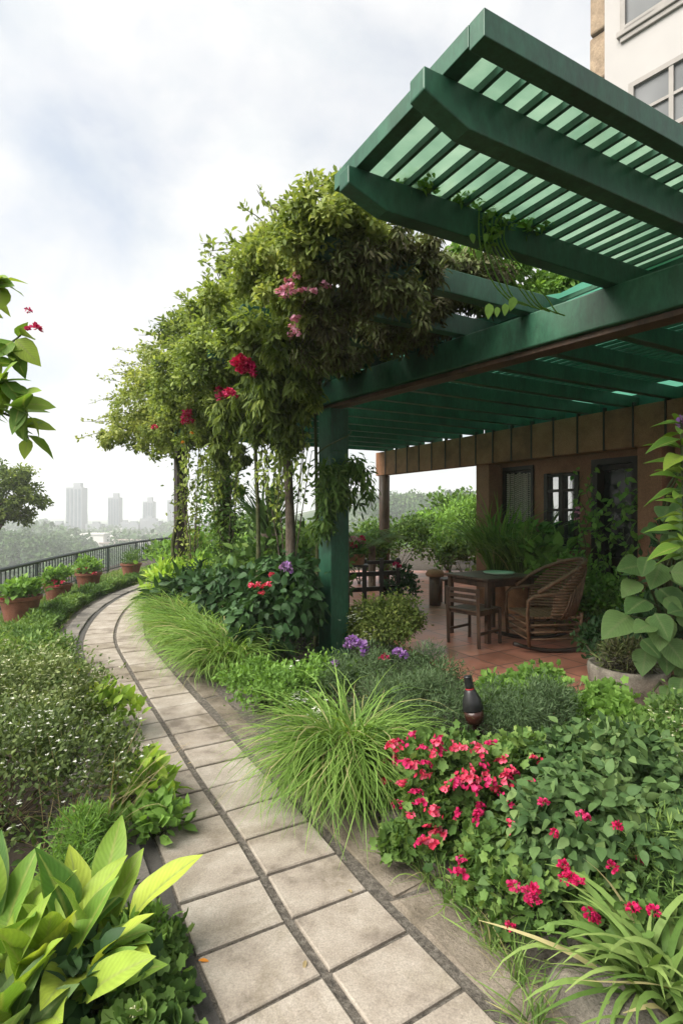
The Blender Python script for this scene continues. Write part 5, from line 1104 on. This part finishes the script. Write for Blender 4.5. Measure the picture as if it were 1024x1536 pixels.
r5, P5, O5 = climber('feathery green curtain of foliage hanging down left of the green post', (-.95, 6.1, 0), [(-.95, 6.1, 0), (-.92, 6.1, 1.3), (-.95, 6.0, 2.6)],
    LB((430, 560, 4.6, 48), (400, 600, 5.0, 44), (455, 530, 4.2, 40), (428, 620, 5.0, 36), (448, 600, 4.8, 24), (370, 620, 5.6, 46), (412, 660, 5.4, 28), (345, 680, 6.4, 26), (440, 660, 5.2, 20), (430, 510, 4.2, 44), (470, 500, 4.1, 36)), 12500, T_LONG, .10, 'lf_vine', r0=.03, tb=.4, nclump=150, droop=1.3, up=0, sprays=HANG, L=.55, sn=26, sl=.065)
for x, y, D, c, s, n in ((368, 553, 4.7, 'fl_magenta', .10, 6), (337, 590, 4.8, 'fl_red', .08, 5), (286, 629, 5.9, 'fl_red', .09, 4), (232, 641, 7.0, 'fl_magenta', .06, 1), (283, 655, 6.3, 'fl_orange', .03, 2)):
    for k in range(n): flower(r2, at_px(np.concatenate([P2, P5, P3]), x + U(-11, 11) * (n > 1), y + U(-10, 10) * (n > 1), .06), c, 'dome', s * .62)
# thin stems rising between the trunks
def saplings(label, b, n, spread, h, leafn, m):
    r = root('sapling', label, 'shrub', b); mb = MB(); lv = LV(); b = np.array(b)
    for i in range(n):
        a = U(0, 6.28); t = b + np.array((math.cos(a) * spread * U(.4, 1), math.sin(a) * spread * U(.4, 1), h * U(.75, 1.05))); k = np.linspace(0, 1, 7)[:, None]; q = b + (t - b) * k ** np.array((1.4, 1.4, 1)) + np.sin(k * 4) * .03; mb.tube(q, np.linspace(.016, .005, 7), 6)
        kk = U(.25, 1, leafn); P = np.stack([np.interp(kk, k[:, 0], q[:, j]) for j in range(3)], 1) + rng.normal(size=(leafn, 3)) * .10; lv.put(T_OVAL, P, rng.normal(size=(leafn, 3)) + (0, 0, -.3), rng.normal(size=(leafn, 3)) + (0, 0, .7), .075 * U(.6, 1.3, leafn), U(.1, .9, leafn))
    mb.build('stem', M['bark'], r, smooth=True); lv.build('foliage', M[m], r)
saplings('thin-stemmed sapling fanning up beside the bare trunk', (-.72, 6.9, 0), 6, .45, 2.7, 45, 'lf_mid')
saplings('leafy sapling wrapped around the mossy trunk', (-1.68, 7.8, 0), 8, .3, 2.5, 240, 'lf_mid')
saplings('sparse leafy sapling beside the dark far post', (-2.5, 9.1, 0), 6, .4, 2.6, 120, 'lf_olive')
# vine on the post
def postvine():
    b = np.array((-.12, 5.74, 1.2)); r = root('post_vine', 'trailing vine wrapped around the middle of the green post', 'climbing plant', b)
    P, O, T = cloud([(np.array((-.12, 5.72, 1.78)), .20, .15, .36), (np.array((.1, 5.76, 1.95)), .24, .16, .3), (np.array((-.18, 5.7, 1.5)), .12, .12, .25)], 1500, 50, .25, (.4, 1.0), up=-.9); lv = LV(); leaves(lv, P, O, T, T_LONG, .10, 0, 1.0, .6, tb=.5); lv.build('foliage', M['lf_mid'], r)
    mb = MB(); t = np.linspace(0, 1, 40); mb.tube(np.stack([-.085 + .19 * np.cos(t * 14), 5.93 + .19 * np.sin(t * 14), 1.3 + 1.3 * t], 1), .008, 5); mb.build('stem', M['stem'], r, smooth=True)
postvine()
# light vine on the first rafter with hanging tendrils
def raftvine():
    b = np.array((.55, 2.75, ZT)); r = root('rafter_vine', 'fresh green vine with looping tendrils on the lower rafter', 'climbing plant', b); lv = LV(); mb = MB()
    t0 = tip(1)
    P, O, T = cloud([(np.array((*(t0 + cD * .62), 3.15)), .12, .10, .06), (np.array((*(t0 + cD * .85), 3.12)), .14, .08, .09), (np.array((*(t0 + cD * 1.12), 3.13)), .16, .1, .07), (np.array((*(t0 + cD * .36), 3.16)), .12, .1, .05), (np.array((*(t0 + cD * .82 + bD * .05), 3.0)), .06, .04, .1)], 1100, 60, .3, (.3, 1.0), up=-.9); leaves(lv, P, O, T, T_OVAL, .042, .3, .1, .8, tb=.5)
    for i in range(7):
        s = t0 + cD * (.74 + .03 * i) + bD * .06; w = .25 + .05 * i; q = np.array([(*(s + cD * x), 3.1 - z) for x, z in ((0, 0), (.0, .12), (.03 + .02 * i, .24), (.1 + .035 * i, .34 + .02 * (i % 3)), (.2 + .03 * i, .40), (.28 + .03 * i, .41))]); qq = catmull(np.concatenate([q[:1], q, q[-1:]]), 6); mb.tube(qq, .004, 5)
    for x, y, L in ((770, 445, .07), (733, 455, .075), (757, 455, .06), (716, 375, .05), (706, 350, .05), (728, 350, .045), (745, 460, .05)): lv.put(T_BROAD, pp(x, y, 2.72)[None], np.array([(U(-.3, .3), -.2, -1.)]), np.array([(0, -1., .2)]), L, .8)
    mb.build('tendril', M['lf_bright'], r, smooth=True); lv.build('foliage', M['lf_bright'], r)
raftvine()
r6, P6, O6 = climber('bright green creeper seen above the main beam behind the lower rafter', (3.2, 6.9, 0), [(3.05, 6.0, 3.23), (2.6, 5.2, 3.26), (1.6, 4.6, 3.3)],
    LB((780, 425, 4.4, 36), (830, 425, 4.3, 36), (862, 430, 4.3, 32), (740, 405, 4.5, 34), (700, 400, 4.6, 34), (800, 450, 4.5, 30), (760, 460, 4.6, 34), (720, 460, 4.7, 30)), 8000, T_OVAL, .055, 'lf_bright', r0=.02, tb=.45, nclump=90)

# ------------------------------------------------------------------ light, sky, camera
w = bpy.data.worlds.new('World'); sc.world = w; w.use_nodes = True; nt = w.node_tree; nt.nodes.clear(); L = nt.links.new
SX, SY, SEL = -.8, -.42, math.radians(47)
rot = math.atan2(SX, SY)
sky = N(nt, 'ShaderNodeTexSky', sky_type='NISHITA', sun_disc=False, sun_elevation=SEL, sun_rotation=rot, air_density=1.0, dust_density=2.5)
tc = N(nt, 'ShaderNodeTexCoord'); mp = N(nt, 'ShaderNodeMapping'); mp.inputs['Scale'].default_value = (1.0, 1.0, 1.7); L(tc.outputs['Generated'], mp.inputs[0])
nz = N(nt, 'ShaderNodeTexNoise', Scale=2.3, Detail=9.0, Roughness=.56, Distortion=.35); L(mp.outputs[0], nz.inputs['Vector'])
cr = ramp(nt, [(.34, (.55, .55, .55)), (.56, (1, 1, 1))], nz.outputs[0])
nz2 = N(nt, 'ShaderNodeTexNoise', Scale=4.5, Detail=8.0, Roughness=.6, Distortion=.2); L(mp.outputs[0], nz2.inputs['Vector'])
cc = ramp(nt, [(.30, (.87, .91, .935)), (.54, (1.0, 1.0, 1.0))], nz2.outputs[0])
b1 = N(nt, 'ShaderNodeBackground', Strength=.085); L(sky.outputs[0], b1.inputs[0])
b2 = N(nt, 'ShaderNodeBackground', Strength=.40); L(cc.outputs[0], b2.inputs[0])
ms = N(nt, 'ShaderNodeMixShader'); L(cr.outputs[0], ms.inputs[0]); L(b1.outputs[0], ms.inputs[1]); L(b2.outputs[0], ms.inputs[2])
wo_ = N(nt, 'ShaderNodeOutputWorld'); L(ms.outputs[0], wo_.inputs[0])
sl = bpy.data.lights.new('sun', 'SUN'); sl.energy = 3.9; sl.angle = math.radians(50); sl.color = (1, .95, .87)
so = bpy.data.objects.new('sun', sl); COL.objects.link(so); ch = math.cos(SEL); hh = math.hypot(SX, SY)
so.rotation_euler = Vector((SX / hh * ch, SY / hh * ch, math.sin(SEL))).to_track_quat('Z', 'Y').to_euler()
cd = bpy.data.cameras.new('camera'); cd.sensor_fit = 'VERTICAL'; cd.sensor_height = 36; cd.sensor_width = 24; cd.lens = 36 * F / 1536; cd.clip_end = 9000; cd.clip_start = .05
co = bpy.data.objects.new('camera', cd); COL.objects.link(co); co.location = (0, 0, H); co.rotation_euler = (math.pi / 2, 0, 0); sc.camera = co
sc.view_settings.view_transform = 'Standard'; sc.view_settings.look = 'None'; sc.view_settings.exposure = 1.32; sc.view_settings.gamma = 1
cy = sc.cycles
cy.max_bounces = 6; cy.diffuse_bounces = 4; cy.glossy_bounces = 2; cy.transmission_bounces = 4; cy.transparent_max_bounces = 6; cy.volume_bounces = 2
cy.caustics_reflective = False; cy.caustics_refractive = False; cy.use_adaptive_sampling = True; cy.adaptive_threshold = .02
cy.use_denoising = True; sc.render.film_transparent = False
